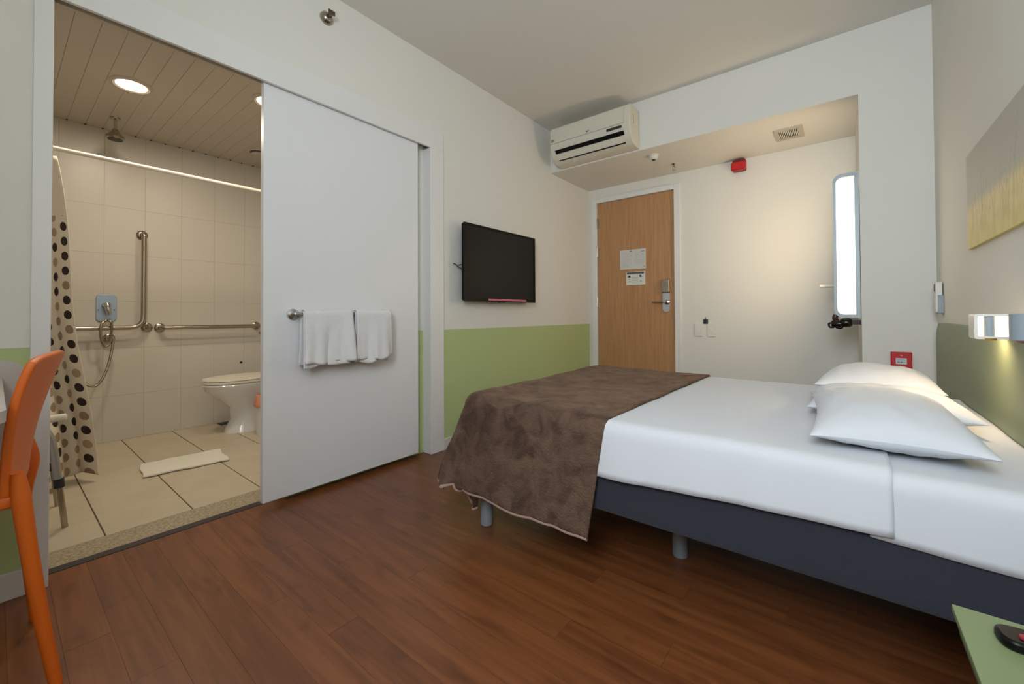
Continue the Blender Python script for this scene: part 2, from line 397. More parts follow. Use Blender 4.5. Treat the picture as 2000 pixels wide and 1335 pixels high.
# wooden floor: sub-floor with planks running across the room
fl = struct('floor', bx(-2.30, XR, YR, YE+0.2, -0.06, -0.0015), M['gap'], 'brown wood laminate floor of the bedroom')
PW = 0.1; row = 0; y = -0.57
pm = {}
while y < YE-0.01:
    x = -2.30; off = (row*0.37) % 1.15; ln = 0.35+off*0.75; row += 1
    while x < XR-0.01:
        x1 = min(x+ln, XR)
        if XR-x1 < 0.12: x1 = XR
        key = round(x1-x, 3)
        if key not in pm:
            bm = bx(0.0003, key-0.0003, 0.0003, PW-0.0003, -0.0015, 0.0)
            me = bpy.data.meshes.new('plank'); bmesh.ops.recalc_face_normals(bm, faces=bm.faces); bm.to_mesh(me); bm.free(); me.materials.append(M['wood']); pm[key] = me
        o = bpy.data.objects.new('plank', pm[key]); COL.objects.link(o); o.parent = fl; o.location = (x, y, 0)
        x = x1; ln = 1.15
    y += PW

# bathroom shell
XB, YB0, YB1, ZB = -4.36, -0.75, 2.3, 2.372
fb = struct('floor', bx(XB-0.06, -2.348, YB0, YB1, -0.06, -0.004), M['fgrout'], 'beige tiled bathroom floor')
xs = [XB, -3.86, -3.50, -3.137, -2.778, -2.512]; ys = [-0.62+0.31*i for i in range(10)]
for i in range(5):
    for j in range(9):
        g_ = 0.0026
        tl = bx(xs[i]+0.0012, xs[i+1]-0.0012, ys[j]+g_, ys[j+1]-g_, -0.004, 0.0)
        link('tile', tl, M['floort'], fb, bevel=0.001, bseg=1)
struct('trim_1', bx(-2.51, -2.3485, YJ0-0.0, YJ1, -0.03, 0.001), M['stone'], 'speckled granite door threshold')
struct('trim_2', bx(-2.348, -2.302, YJ0, YFR, -0.03, 0.0015), M['strip'], 'dark strip between stone and wood floor')
# filler under the pocket wall
wb = struct('wall_bathroom', bxs((XB-0.1, XB-0.006, YB0, YB1, 0, ZB+0.05)), M['grout'], 'cream tiled bathroom wall with the grab rails')
TW, TH = 0.235, 0.362
yy0 = 0.515-TW*5
for i in range(12):
    for j in range(7):
        a0, a1 = yy0+TW*i, yy0+TW*(i+1); z0, z1 = -0.017+TH*j, -0.017+TH*(j+1)
        a0 = max(a0, YB0); a1 = min(a1, YB1); z0 = max(z0, 0.0); z1 = min(z1, ZB)
        if a1-a0 < 0.02 or z1-z0 < 0.02: continue
        link('tile', bx(XB-0.006, XB, a0+0.0005, a1-0.0005, z0+0.0005, z1-0.0005), M['batht'], wb)
struct('wall_bathroom_side', bxs((XB-0.1, XO, YB0-0.1, YB0, 0, ZB+0.05), (XB-0.1, XO, YB1, YB1+0.1, 0, ZB+0.05)), M['batht'], 'cream side walls of the bathroom')
cb = struct('ceiling', bx(XB-0.1, XO, YB0, YB1, ZB+0.004, ZB+0.06), M['pvc'], 'slatted white board ceiling of the bathroom')
k = 0; y = 0.317-0.0925*12
while y < YB1-0.02:
    if y+0.0925 > YB0:
        link('ceiling_board', bx(XB, XO, max(y, YB0)+0.0005, min(y+0.0925, YB1)-0.0005, ZB, ZB+0.004), M['pvc'], cb, bevel=0.001, bseg=1)
    y += 0.0925
bm = B(); y = 0.317
for i in range(14):
    if i != 3: lathe(bm, [(0, -0.004), (0.0065, -0.004), (0.0065, 0.004), (0, 0.004)], (XB+0.012, 0.317+0.0925*i, ZB-0.001), n=10)
link('screw_cap', bm, M['dark'], cb)

# door frame of the sliding door
fr = struct('trim_3', bxs((-2.218, -2.200, 0.079, YFR, 2.105, ZF)), M['trim'], 'white fascia board over the sliding door', bevel=0.002)
struct('trim_4', bxs((XO-0.01, -2.200, 0.079, YJ0, 0.0, 2.105), (XO-0.01, XRec, 0.0795, YJ0, 2.105, ZO-0.005)), M['trim'], 'white jamb left of the bathroom opening', bevel=0.002)
struct('trim_5', bxs((XRec, -2.200, 1.866, YFR, 0.0, 2.105)), M['trim'], 'white jamb right of the sliding door', bevel=0.002)
struct('trim_6', bxs((XRec, -2.222, 0.13, 1.86, 2.150, ZF-0.002), (XRec+0.002, -2.268, 0.13, 1.86, 2.118, 2.150)), M['pvc'], 'track of the sliding door')
struct('trim_7', bxs((XO-0.01, XRec, YJ0, YJ1, ZO-0.004, ZO)), M['trim'], 'head lining of the bathroom opening')
struct('baseboard_left', bxs((XL, XL+0.014, YFR, YE, 0, 0.078), (XL, XL+0.014, YR, 0.079, 0, 0.09)), M['base'], 'white baseboard under the green band', bevel=0.003)

# sliding door
dr = struct('door_1', bx(-2.262, -2.227, 0.827, 1.778, 0.030, 2.135), M['doorw'], 'white sliding bathroom door', bevel=0.002)

# entrance door
e1 = struct('door_2', bx(-2.104, -1.281, 4.16, 4.20, 0.006, 2.167), M['beech'], 'beech wood entrance door', bevel=0.001)
bm = B()
for a in ((-2.165, -2.108, YE-0.018, YE+0.05, 0, 2.22), (-1.277, -1.218, YE-0.018, YE+0.05, 0, 2.22), (-2.108, -1.277, YE-0.018, YE+0.05, 2.171, 2.22),
          (-2.125, -2.108, YE+0.05, YE+0.11, 0, 2.171), (-1.277, -1.262, YE+0.05, YE+0.11, 0, 2.171)): box(bm, *a)
struct('trim_8', bm, M['trim'], 'white frame around the entrance door', bevel=0.003)
for zz in (1.95, 1.63, 1.08):
    bm = B(); lathe(bm, [(0, -0.055), (0.009, -0.055), (0.009, 0.055), (0, 0.055)], (-2.108, 4.147, zz), n=12)
    box(bm, -2.106, -2.085, 4.153, 4.161, zz-0.05, zz+0.05)
    link('hinge', bm, M['steel'], e1, smooth=True)
def up_ent(x, y):     # photograph pixel -> point on the entrance wall (used only to set out the door furniture)
    d = r2*((x-1000)/808.2)-u2*((y-602.9)/808.2)+f
    t = YE/d.y
    return d.x*t, 0.95+d.z*t
x0, z1 = up_ent(1293, 546); x1, z0 = up_ent(1309, 571)
bm = B(); prism(bm, rrect(x0, x1, z0, z1, 0.008), 'Y', 4.125, 4.16)
h = link('lock_housing', bm, M['steel'], e1, smooth=True, bevel=0.006); h['label'] = 'steel key card reader housing'
bm = B(); prism(bm, rrect(x0+0.006, x1-0.004, z0-0.19, z0, 0.03, which=(0, 0, 1, 1)), 'Y', 4.146, 4.16)
h = link('handle_plate', bm, M['chrome'], e1, smooth=True, bevel=0.002); h['label'] = 'long chrome plate behind the lever'
hz = up_ent(1302, 590)[1]; hx = (x0+x1)/2+0.008
bm = B(); lathe(bm, [(0, 0), (0.024, 0), (0.024, 0.014), (0.011, 0.018), (0.011, 0.05), (0, 0.05)], (hx, 4.147, hz), '-Y', n=20)
tube(bm, spline([(hx, 4.10, hz), (hx-0.03, 4.095, hz+0.002), (hx-0.13, 4.10, hz+0.006)], 6), 0.008)
link('lever_handle', bm, M['steel'], e1, smooth=True)
# printed papers on the door
def paper1():
    W_, H_ = 44, 36; im = [[(206, 206, 204)]*W_ for _ in range(H_)]
    rnd = random.Random(3)
    for j in range(5, 33, 2):
        for i in range(3, 41):
            if (i < 21 or i > 24) and rnd.random() < 0.75 and j < 28: im[j][i] = (190, 191, 192)
    for i in range(17, 21): im[2][i] = im[3][i] = (120, 128, 128)
    for i in range(36, 42): im[4][i] = (110, 120, 125)
    for j in (31, 32): im[j][41] = (120, 95, 95)
    for i in range(4, 14): im[30][i] = (178, 184, 202); im[28][i] = (206, 200, 160)
    return im
def paper2():
    W_, H_ = 30, 26; im = [[(218, 220, 214)]*W_ for _ in range(H_)]
    for j in range(1, 5):
        for i in range(1, 28): im[j][i] = (62, 72, 78)
    for i in range(5, 24, 2): im[3][i] = (150, 156, 158)
    for j in range(7, 11):
        for i in range(2, 4): im[j][i] = (120, 140, 120)
        for i in range(4, 7): im[j][i] = (40, 44, 46)
        for i in range(21, 24): im[j][i] = (46, 50, 56)
    im[10][24] = im[10][25] = (90, 100, 110)
    for j in range(8, 23, 3):
        for i in range(9, 19, 1): im[j][i] = (178, 178, 176)
    for (i, j) in ((4, 14), (5, 14), (4, 18), (5, 19), (7, 18), (22, 18), (23, 18), (22, 19), (23, 19)): im[j][i] = (128, 138, 140)
    return im
p0 = up_ent(1211, 527); p1 = up_ent(1261, 484)
pp = thing('paper_notice', (p0[0], 4.159, p0[1]), 'large pale printed notice sheet on the entrance door', 'sign')
print_panel('sheet', paper1(), pp, (p0[0], 4.159, p0[1]), (p1[0]-p0[0], 0, 0), (0, 0, p1[1]-p0[1]), (0, -0.002, 0))
q0 = up_ent(1223, 557); q1 = up_ent(1260, 528)
pp = thing('paper_notice', (q0[0], 4.159, q0[1]), 'small safety card with black header under the large door notice', 'sign')
print_panel('sheet', paper2(), pp, (q0[0], 4.159, q0[1]), (q1[0]-q0[0], 0, 0), (0, 0, q1[1]-q0[1]-0.003), (0, -0.002, 0))

# ------------------------------------------------------------------ bed
BX0, BX1, BY0, BY1 = -1.35, 0.395, 1.33, 2.66
bed = thing('bed', (-0.48, 2.0, 0), 'double bed with navy upholstered base and white mattress on grey legs', 'bed')
link('base', bx(BX0+0.01, BX1, BY0, BY1, 0.262, 0.425), M['navy'], bed, bevel=0.012, bseg=3)['label'] = 'navy blue fabric bed base'
link('mattress', bx(BX0, BX1, BY0+0.012, BY1-0.012, 0.426, 0.556), M['sheet'], bed, bevel=0.035, bseg=4, smooth=True)
for lx, ly in ((-1.275, 1.405), (-0.51, 1.69), (-1.275, 2.58), (0.30, 1.42), (0.30, 2.58), (-0.51, 2.45)):
    bm = B(); lathe(bm, [(0, 0), (0.024, 0), (0.028, 0.004), (0.029, 0.26), (0, 0.26)], (lx, ly, 0), n=20)
    link('leg', bm, M['leg'], bed, smooth=True)
bm = B(); tube(bm, spline([(-0.60, 1.40, 0.262), (-0.55, 1.39, 0.250), (-0.50, 1.40, 0.256), (-0.46, 1.40, 0.262)], 5), 0.0035, 6)
link('lining', bm, M['whitep'], bed)

def drape(X, Y, top, R_=0.035, flare=0.06, x0=BX0, y0=BY0, y1=BY1, corner=0.22, wr=0.0, seed=0.0):
    a = max(0, x0+R_-X); b = max(0, y0+R_-Y); b2 = max(0, Y-(y1-R_))
    if b2 > 0: b = b2
    rr_ = math.hypot(a, b)
    px = max(X, x0+R_); py = min(max(Y, y0+R_), y1-R_); z = top
    if rr_ > 1e-6:
        q = R_*PI/2
        dx, dy = -a/rr_, (b/rr_ if b2 > 0 else -b/rr_)
        s2 = (2*abs(dx*dy))**2
        if rr_ < q: out = R_*math.sin(rr_/R_); dz = R_*(1-math.cos(rr_/R_))
        else:
            fl_ = flare+corner*s2; e_ = rr_-q
            along = X if abs(dy) > abs(dx) else Y
            out = R_+fl_*e_+wr*e_*abs(noise.noise(Vector((along*6+seed, 3.1, seed))))*1.5+wr*e_*abs(noise.noise(Vector((along*2.3+seed, 1.1, seed))))*1.5
            dz = R_+e_*math.sqrt(max(0.1, 1-fl_*fl_))
        px += dx*out; py += dy*out; z -= dz
    return Vector((px, py, z))

# flat sheet under everything at the head end
def sheet_fn(xa, xb, top, hem_a, hem_b, wr, seed, nh, flare=0.02, R_=0.03):
    def fn(u_, v_):
        X = xa+(xb-xa)*u_
        top_ = top+0.004*noise.noise(Vector((X*3+seed, v_*7, 0)))
        drop = (top-(hem_a+(hem_b-hem_a)*u_))+R_*0.57
        Yn = BY0+R_-drop; Yf = BY1-R_+0.25
        Y = Yn+(Yf-Yn)*v_
        return drape(X, Y, top_, R_=R_, flare=flare, x0=-9, wr=wr, seed=seed)
    bm = B(); surf(bm, fn, nh, 90); return bm
bm = sheet_fn(0.045, 0.395, 0.565, 0.412, 0.395, 0.02, 4.2, 40, flare=0.008)
o = link('bed_sheet', bm, M['sheet'], smooth=True, solid=0.003); tag(o, 'white under sheet covering the mattress at the bed head', 'sheet')
bm = sheet_fn(-0.72, 0.088, 0.5745, 0.388, 0.425, 0.06, 1.3, 70, flare=0.075)
o = link('bed_sheet', bm, M['sheet'], smooth=True, solid=0.005); tag(o, 'white top sheet between brown blanket and pillows, folded edge hanging', 'sheet')

# brown blanket
bl = thing('blanket', (-1.0, 2.0, 0.1), 'brown fleece blanket draped over the foot of the bed', 'blanket')
ZBL = 0.592; RB = 0.045
def bl_flat(u_, v_):
    xr = -0.655+0.045*v_
    A_ = 0.29
    Xf = BX0+RB-A_-0.03
    drop = (0.415*u_+0.40*(1-u_))
    Yn = BY0+RB-drop-0.02; Yf = BY1-RB+0.35
    return Xf+(xr-Xf)*u_, Yn+(Yf-Yn)*v_
def bl_fn(u_, v_, lift=0):
    X, Y = bl_flat(u_, v_)
    hd = max(0, BY0+RB-Y)
    X2 = X-0.10*max(0, hd)*u_
    top = ZBL-0.008*u_+0.012*noise.noise(Vector((X*4, Y*4, 0)))+0.004*noise.noise(Vector((X*14, Y*14, 2)))
    p = drape(X2, Y, top+lift, R_=RB, flare=0.09, corner=0.22, wr=0.07, seed=8.8)
    p.z = max(p.z, 0.03)
    # the loose corner folds under itself
    a = max(0, BX0-X); b = max(0, BY0-Y); k_ = a*b/(0.34*0.38)
    if k_ > 0.0:
        t_ = k_**2
        p += Vector((0.10*t_, 0, 0.0))
    if a > 0 and b > 0 and p.z < 0.235:
        tz = 0.235-0.028*math.tanh((0.235-p.z)/0.06); w_ = min(1, a/0.10); w_ = w_*w_*(3-2*w_)
        p.z += (tz-p.z)*w_
    return p
bm = B(); surf(bm, bl_fn, 110, 170)
link('cloth', bm, M['blanket'], bl, smooth=True, solid=0.010)
hemp = [bl_fn(i/80, 0) for i in range(81)]
bm = B(); tube(bm, [p+Vector((0, -0.004, 0)) for p in hemp], 0.0075, 8)
tube(bm, [bl_fn(0, j/80)+Vector((-0.004, 0, 0)) for j in range(81)], 0.0075, 8)
def tail_fn(u_, v_):
    xa = -1.392+0.055*v_**1.5; xb = -1.245-0.035*v_**2
    z = 0.250-0.155*v_-0.012*math.sin(u_*PI)*v_
    return Vector((xa+(xb-xa)*u_, 1.325+0.018*math.sin(u_*5+v_)+0.03*v_, z))
tp = [tail_fn(0, i/12) for i in range(3, 13)]+[tail_fn(i/10, 1) for i in range(1, 11)]
tube(bm, tp, 0.006, 8)
h = link('hem', bm, M['hem'], bl, smooth=True); h['label'] = 'pinkish grey binding along the blanket edge'

bm = B(); surf(bm, tail_fn, 14, 14); link('corner_fold', bm, M['blanket'], bl, smooth=True, solid=0.006)
# pillows
def pillow(label, c, sx, sy, hh, rot=(0, 0, 0), seed=0):
    bm = B(); n_ = 36; rings = {}
    def P(u_, v_, s):
        x = 2*u_-1; y = 2*v_-1
        e_ = (max(0, (1-abs(x)**2.6))*max(0, (1-abs(y)**2.6)))**0.62
        pin = 1-0.10*(1-abs(y)**2)*abs(x)**3; piny = 1-0.10*(1-abs(x)**2)*abs(y)**3
        wr = 0.010*noise.noise(Vector((x*2.2+seed, y*2.2, s)))*e_+0.006*noise.noise(Vector((x*6+seed, y*3, s*3)))*e_
        z = s*hh*(0.62 if s > 0 else 0.38)*e_+wr
        return Vector((x*sx/2*pin, y*sy/2*piny, z))
    T = [[bm.verts.new(P(i/n_, j/n_, 1)) for j in range(n_+1)] for i in range(n_+1)]
    Bt = [[T[i][j] if i in (0, n_) or j in (0, n_) else bm.verts.new(P(i/n_, j/n_, -1)) for j in range(n_+1)] for i in range(n_+1)]
    for i in range(n_):
        for j in range(n_):
            bm.faces.new((T[i][j], T[i+1][j], T[i+1][j+1], T[i][j+1]))
            bm.faces.new((Bt[i][j], Bt[i][j+1], Bt[i+1][j+1], Bt[i+1][j]))
    from mathutils import Euler
    R_ = Euler([math.radians(a) for a in rot]).to_matrix()
    for v in bm.verts: v.co = R_@v.co+Vector(c)
    o = link('pillow', bm, M['sheet'], smooth=True, sub=1)
    return tag(o, label, 'pillow', 'white pillows at the bed head')
pillow('plump white pillow nearest the viewer, its pointed corner toward the headboard', (0.092, 1.695, 0.625), 0.365, 0.59, 0.128, (2, 0, 2), 1)
pillow('flat white pillow tucked between the near and the far pillow', (0.110, 2.04, 0.613), 0.46, 0.40, 0.11, (0, 0, 2), 5)
pillow('white pillow furthest from the viewer, next to the column', (0.110, 2.385, 0.645), 0.40, 0.52, 0.135, (-2, 0, -3), 9)

# headboard
bm = B(); prism(bm, rrect(-0.48, 3.215, 0.20, 0.895, 0.11, k=10, which=(1, 0, 0, 0)), 'X', 0.397, 0.4235)
o = link('headboard', bm, M['board'], smooth=True, bevel=0.003); tag(o, 'long olive green headboard panel with rounded upper corner', 'headboard')

# ------------------------------------------------------------------ shelf with remote
def shelf_poly():
    x0, x1, y0, y1 = 0.140, 0.397, 0.42, 1.032
    out = [(x1, y0), (x1, y1), (x0, y1)]
    cx, cy, rr_ = x0+0.30, y0+0.32, 0.30
    for i in range(13):
        a = math.radians(180+58*i/12); out.append((cx+rr_*math.cos(a), cy+0.33*math.sin(a)))
    return out
sh = thing('bedside_shelf', (0.3, 0.8, 0.405), 'green bedside shelf with rounded front at lower right', 'shelf')
bm = B(); prism(bm, shelf_poly(), 'Z', 0.438, 0.45); link('top', bm, M['shelf'], sh, bevel=0.0015)
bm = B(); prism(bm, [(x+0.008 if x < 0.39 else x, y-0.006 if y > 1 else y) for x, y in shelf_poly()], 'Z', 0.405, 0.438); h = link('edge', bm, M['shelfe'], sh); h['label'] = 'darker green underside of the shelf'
rm = thing('remote_control', (0.22, 0.96, 0.451), 'black television remote control on the green shelf', 'remote')
bm = B()
pl = rrect(-0.024, 0.024, -0.085, 0.085, 0.018)
ang = math.radians(-82); ca, sa = math.cos(ang), math.sin(ang)
def rt(x, y): return (0.262+x*ca-y*sa, 0.972+x*sa+y*ca)
prism(bm, [rt(*p) for p in pl], 'Z', 0.4505, 0.466); link('body', bm, M['black'], rm, bevel=0.004, smooth=True)
bm = B(); px, py = rt(0.006, -0.058); lathe(bm, [(0, 0), (0.0065, 0), (0.006, 0.003), (0, 0.003)], (px, py, 0.466), n=16); h = link('button', bm, mat('remote_red', (150, 40, 60), 0.4), rm); h['label'] = 'red power button'
for i in range(4):
    for j in range(3):
        px, py = rt(-0.014+0.012*j, -0.036+0.018*i); bm = B(); lathe(bm, [(0, 0), (0.004, 0), (0.0038, 0.002), (0, 0.002)], (px, py, 0.466), n=10)
        link('button', bm, M['dark'], rm)

# ------------------------------------------------------------------ reading lamp on the headboard wall
lp = thing('reading_lamp', (0.39, 1.7, 0.87), 'grey and white twin reading lamp with glowing slots above the headboard', 'lamp')
link('back_plate', bx(0.412, 0.4245, 1.20, 1.90, 0.897, 0.945), M['whitep'], lp, bevel=0.003)
bm = B(); ring_prism(bm, rrect(0.302, 0.412, 0.872, 0.9455, 0.006, k=3), rrect(0.3095, 0.374, 0.880, 0.9385, 0.004, k=3), 'Y', 1.80, 1.87)
link('housing', bm, M['whitep'], lp, smooth=True)
link('diffuser', bx(0.308, 0.375, 1.835, 1.845, 0.879, 0.939), M['lens'], lp)['label'] = 'glowing warm lens'
bm = B(); lathe(bm, [(0, -0.0335), (0.0115, -0.0335), (0.0115, 0.030), (0, 0.030)], (0.334, 1.815, 0.9095), n=24); link('shade', bm, M['lampg'], lp, smooth=True)
bm = B(); lathe(bm, [(0, -0.006), (0.013, -0.006), (0.015, 0), (0, 0)], (0.334, 1.808, 0.8755), n=24); link('rim', bm, mat('lamp_rim_gold', (190, 150, 60), 0.3, 0.4), lp)
bm = B(); lathe(bm, [(0, -0.028), (0.049, -0.028), (0.049, 0.036), (0.045, 0.038), (0, 0.038)], (0.373, 1.58, 0.909), n=36); link('shade', bm, M['lampg'], lp, smooth=True)
bm = B(); lathe(bm, [(0, -0.006), (0.040, -0.006), (0.046, 0.0), (0, 0.0)], (0.373, 1.58, 0.8805), n=36); link('rim', bm, mat('lamp_rim_brown', (110, 60, 40), 0.3, 0.3), lp)

# ------------------------------------------------------------------ picture on the right wall
def picture():
    W_, H_ = 190, 66; im = []
    rnd = random.Random(5)
    blades = []
    for _ in range(70):
        b0 = rnd.uniform(0, 1); hh_ = rnd.choice((0.45, 0.55, 0.65, 0.8))*rnd.uniform(0.7, 1.1); blades.append((b0, hh_, rnd.uniform(-0.012, 0.012)))
    top, bot, mid = (188, 185, 174), (218, 202, 122), (230, 210, 158)
    for j in range(H_):
        rowc = []
        v_ = 1-j/H_
        for i in range(W_):
            u_ = i/W_
            if v_ > 0.52: c = top
            elif v_ > 0.36: t = (0.52-v_)/0.16; t = t*t*(3-2*t); c = tuple(top[k]*(1-t)+mid[k]*t for k in range(3))
            else: t = (0.36-v_)/0.36; c = tuple(mid[k]*(1-t)+bot[k]*t for k in range(3))
            g_ = 0
            for b0, hh_, le in blades:
                if v_ < hh_ and abs(u_-(b0+le*(v_/hh_)**2*3)) < 0.0045*(1-v_/hh_)+0.0008: g_ += 0.42*(1-0.3*v_/hh_)*min(1, v_/0.5)
            g_ = min(g_, 0.75)
            gc = (150, 158, 92)
            c = tuple(c[k]*(1-g_)+gc[k]*g_ for k in range(3))
            if v_ < 0.3: nn = noise.noise(Vector((u_*40, v_*8, 0)))*10; c = tuple(x+nn for x in c)
            rowc.append(tuple(int(max(0, min(255, x))) for x in c))
        im.append(rowc)
    return im
pic = thing('picture', (0.42, 1.8, 1.212), 'frameless grass picture in yellow and grey above the reading lamp', 'picture')
print_panel('canvas', picture(), pic, (0.4245, 2.54, 1.212), (0, -1.55, 0), (0, 0, 0.388), (-0.012, 0, 0))

# ------------------------------------------------------------------ air conditioner
ac = thing('air_conditioner', (-1.7, 3.28, 2.34), 'white wall mounted split air conditioner below the ceiling', 'air conditioner')
AX0, AX1 = -2.075, -1.315
prof = [(3.378, 2.66), (3.20, 2.655), (3.178, 2.64), (3.170, 2.50), (3.176, 2.455), (3.20, 2.40), (3.245, 2.352), (3.300, 2.335), (3.378, 2.335)]
bm = B(); prism(bm, prof, 'X', AX0, AX1); link('body', bm, M['acw'], ac, bevel=0.006, smooth=True)
bm = B(); prism(bm, [(3.2, 2.648), (3.168, 2.635), (3.160, 2.50), (3.170, 2.50), (3.178, 2.62)], 'X', AX0+0.01, AX1-0.05); link('front_panel', bm, M['acw'], ac, bevel=0.002)
def ac_strip(t0, t1, xa, xb, off, thick, m, name):
    A0, A1 = Vector((0, 3.176, 2.455)), Vector((0, 3.245, 2.352))
    n_ = Vector((0, -0.83, -0.55)).normalized()
    p = [A0.lerp(A1, t0)+n_*off, A0.lerp(A1, t1)+n_*off, A0.lerp(A1, t1)+n_*(off+thick), A0.lerp(A1, t0)+n_*(off+thick)]
    bm = B(); prism(bm, [(q.y, q.z) for q in p], 'X', xa, xb); return link(name, bm, m, ac)
ac_strip(0.10, 0.38, AX0+0.05, AX1-0.055, 0.008, 0.004, M['black'], 'air_outlet')['label'] = 'dark open air outlet slot'
ac_strip(0.40, 0.84, AX0+0.055, AX1-0.06, 0.008, 0.008, M['acw'], 'flap')
ac_strip(0.86, 0.93, AX0+0.06, AX1-0.06, 0.006, 0.004, M['black'], 'slot')
link('display', bx(AX1-0.20, AX1-0.07, 3.164, 3.172, 2.466, 2.484), M['dark'], ac)['label'] = 'dark display window'
link('logo', bxs((-1.70, -1.692, 3.157, 3.161, 2.512, 2.525), (-1.688, -1.680, 3.157, 3.161, 2.512, 2.516), (-1.680, -1.676, 3.157, 3.161, 2.518, 2.525)), M['dark'], ac)
link('sticker', bx(AX0+0.018, AX0+0.045, 3.157, 3.161, 2.512, 2.535), mat('grey_sticker', (140, 134, 124), 0.5), ac)
link('side_label', bx(AX1, AX1+0.002, 3.24, 3.25, 2.50, 2.58), mat('side_mark', (176, 160, 136), 0.6), ac)

# ------------------------------------------------------------------ television
tv = thing('television', (-2.12, 2.6, 1.05), 'black flat screen television on the left wall', 'television')
TX = -2.125
Y0, Y1, Z0, Z1 = 2.105, 2.985, 1.052, 1.622
link('case', bx(TX-0.028, TX-0.004, Y0+0.004, Y1-0.004, Z0+0.004, Z1-0.004), M['black'], tv, bevel=0.008)
bm = B(); ring_prism(bm, rrect(Y0, Y1, Z0, Z1, 0.006, k=3), rrect(Y0+0.016, Y1-0.016, Z0+0.028, Z1-0.016, 0.003, k=3), 'X', TX-0.005, TX+0.006); link('frame', bm, M['black'], tv, bevel=0.001)
link('screen', bx(TX-0.004, TX+0.001, Y0+0.012, Y1-0.012, Z0+0.02, Z1-0.012), M['screen'], tv)['label'] = 'dark glass screen'
link('sticker', bx(TX+0.006, TX+0.0075, Y0+0.26, Y0+0.74, Z0+0.008, Z0+0.024), M['pink'], tv)['label'] = 'pink strip along the bottom frame'
link('sensor', bx(TX-0.01, TX+0.004, 2.50, 2.57, Z0-0.008, Z0+0.002), M['dark'], tv)
link('wall_mount', bxs((XL, XL+0.03, 2.25, 2.75, 1.22, 1.45), (XL+0.03, TX-0.028, 2.35, 2.45, 1.2, 1.5), (XL+0.03, TX-0.028, 2.6, 2.7, 1.2, 1.5)), M['dark'], tv)
bm = B(); tube(bm, spline([(TX-0.03, 2.14, 1.27), (-2.17, 2.10, 1.300), (-2.188, 2.085, 1.318), (-2.202, 2.075, 1.325)], 6), 0.004, 8)
tube(bm, spline([(TX-0.03, 2.15, 1.305), (-2.16, 2.115, 1.315), (-2.175, 2.105, 1.312)], 6), 0.004, 8)
link('cable', bm, M['dark'], tv, smooth=True)

# ------------------------------------------------------------------ towel bar and towels on the sliding door
tb = thing('towel_bar', (-2.2, 1.24, 0.95), 'chrome towel bar on the white sliding door', 'towel bar')
XT, ZT = -2.165, 0.957
bm = B(); tube(bm, [(XT, 0.955, ZT), (XT, 1.515, ZT)], 0.009)
link('rail', bm, M['chrome'], tb, smooth=True)
for yy in (0.965, 1.505):
    bm = B(); lathe(bm, [(0, 0.0), (0.030, 0.0), (0.028, 0.010), (0.014, 0.014), (0.012, 0.05), (0.014, 0.066), (0, 0.070)], (-2.2265, yy, ZT), 'X', n=24)
    link('bracket', bm, M['chrome'], tb, smooth=True)
def towel(label, y0, y1, zf, zb, seed, layers=2):
    t = thing('towel', (XT, (y0+y1)/2, zf), label, 'towel', 'white towels on the sliding door')
    def mk(nm, rr_, zf_, zb_, ya, yb, sd):
        def fn(u_, v_):
            # v: 0 front hem, .5 over bar, 1 back hem
            Lf = ZT-zf_; Lb = ZT-zb_
            y_ = ya+(yb-ya)*u_
            if v_ < 0.44:
                t_ = v_/0.44; z = zf_+Lf*t_; x = XT+rr_; k_ = 1-t_
            elif v_ > 0.56:
                t_ = (v_-0.56)/0.44; z = ZT-Lb*t_; x = XT-rr_*0.9; k_ = t_
            else:
                a = (v_-0.44)/0.12*PI; x = XT+rr_*math.cos(a); z = ZT+rr_*math.sin(a); k_ = 0
            fold = 0.014*math.sin(u_*2.6*PI+sd)+0.005*math.sin(u_*7*PI+sd)+0.012*noise.noise(Vector((u_*5+sd, sd, 0)))
            if v_ < 0.5: x += k_*(fold+0.012)
            else: x += k_*(fold*0.3)-0.004*k_
            y_ += (u_-0.5)*0.02*k_
            z += 0.022*noise.noise(Vector((u_*3+sd, 4, 0)))*k_
            return Vector((max(x, -2.222), y_, z))
        bm = B(); surf(bm, fn, 30, 50)
        return link(nm, bm, M['towel'], t, smooth=True, solid=0.004)
    mk('terry_layer', 0.022, zf, zb+0.02, y0+0.004, y1-0.004, seed)
    mk('terry_layer', 0.013, zf-0.016, zb, y0, y1-0.03, seed+0.8)
towel('white folded towel on the left half of the chrome bar', 0.985, 1.258, 0.702, 0.700, 0.4)
towel('white folded towel on the right half of the chrome bar', 1.274, 1.512, 0.700, 0.705, 2.6)

# ------------------------------------------------------------------ sprinklers, detectors, vent, alarm
sp = thing('sprinkler', (-2.2, 1.133, 2.58), 'chrome side wall sprinkler with round cup high on the left wall', 'sprinkler')
bm = B(); lathe(bm, [(0, 0.0), (0.036, 0.0), (0.034, 0.012), (0.022, 0.026), (0.016, 0.030), (0, 0.030)], (XL, 1.133, 2.590), 'X', n=24); link('cup', bm, M['steel'], sp, smooth=True)
bm = B(); tube(bm, [(XL+0.03, 1.133, 2.590), (XL+0.062, 1.133, 2.592)], 0.008); box(bm, XL+0.058, XL+0.064, 1.115, 1.151, 2.585, 2.607); tube(bm, [(XL+0.03, 1.12, 2.59), (XL+0.06, 1.125, 2.594)], 0.003, 6); tube(bm, [(XL+0.03, 1.146, 2.59), (XL+0.06, 1.141, 2.594)], 0.003, 6)
link('deflector', bm, mat('aged_chrome', (120, 112, 98), 0.3, 1), sp, smooth=True)
sp = thing('sprinkler', (-1.193, 3.883, 2.26), 'small chrome pendent sprinkler under the entrance bulkhead', 'sprinkler')
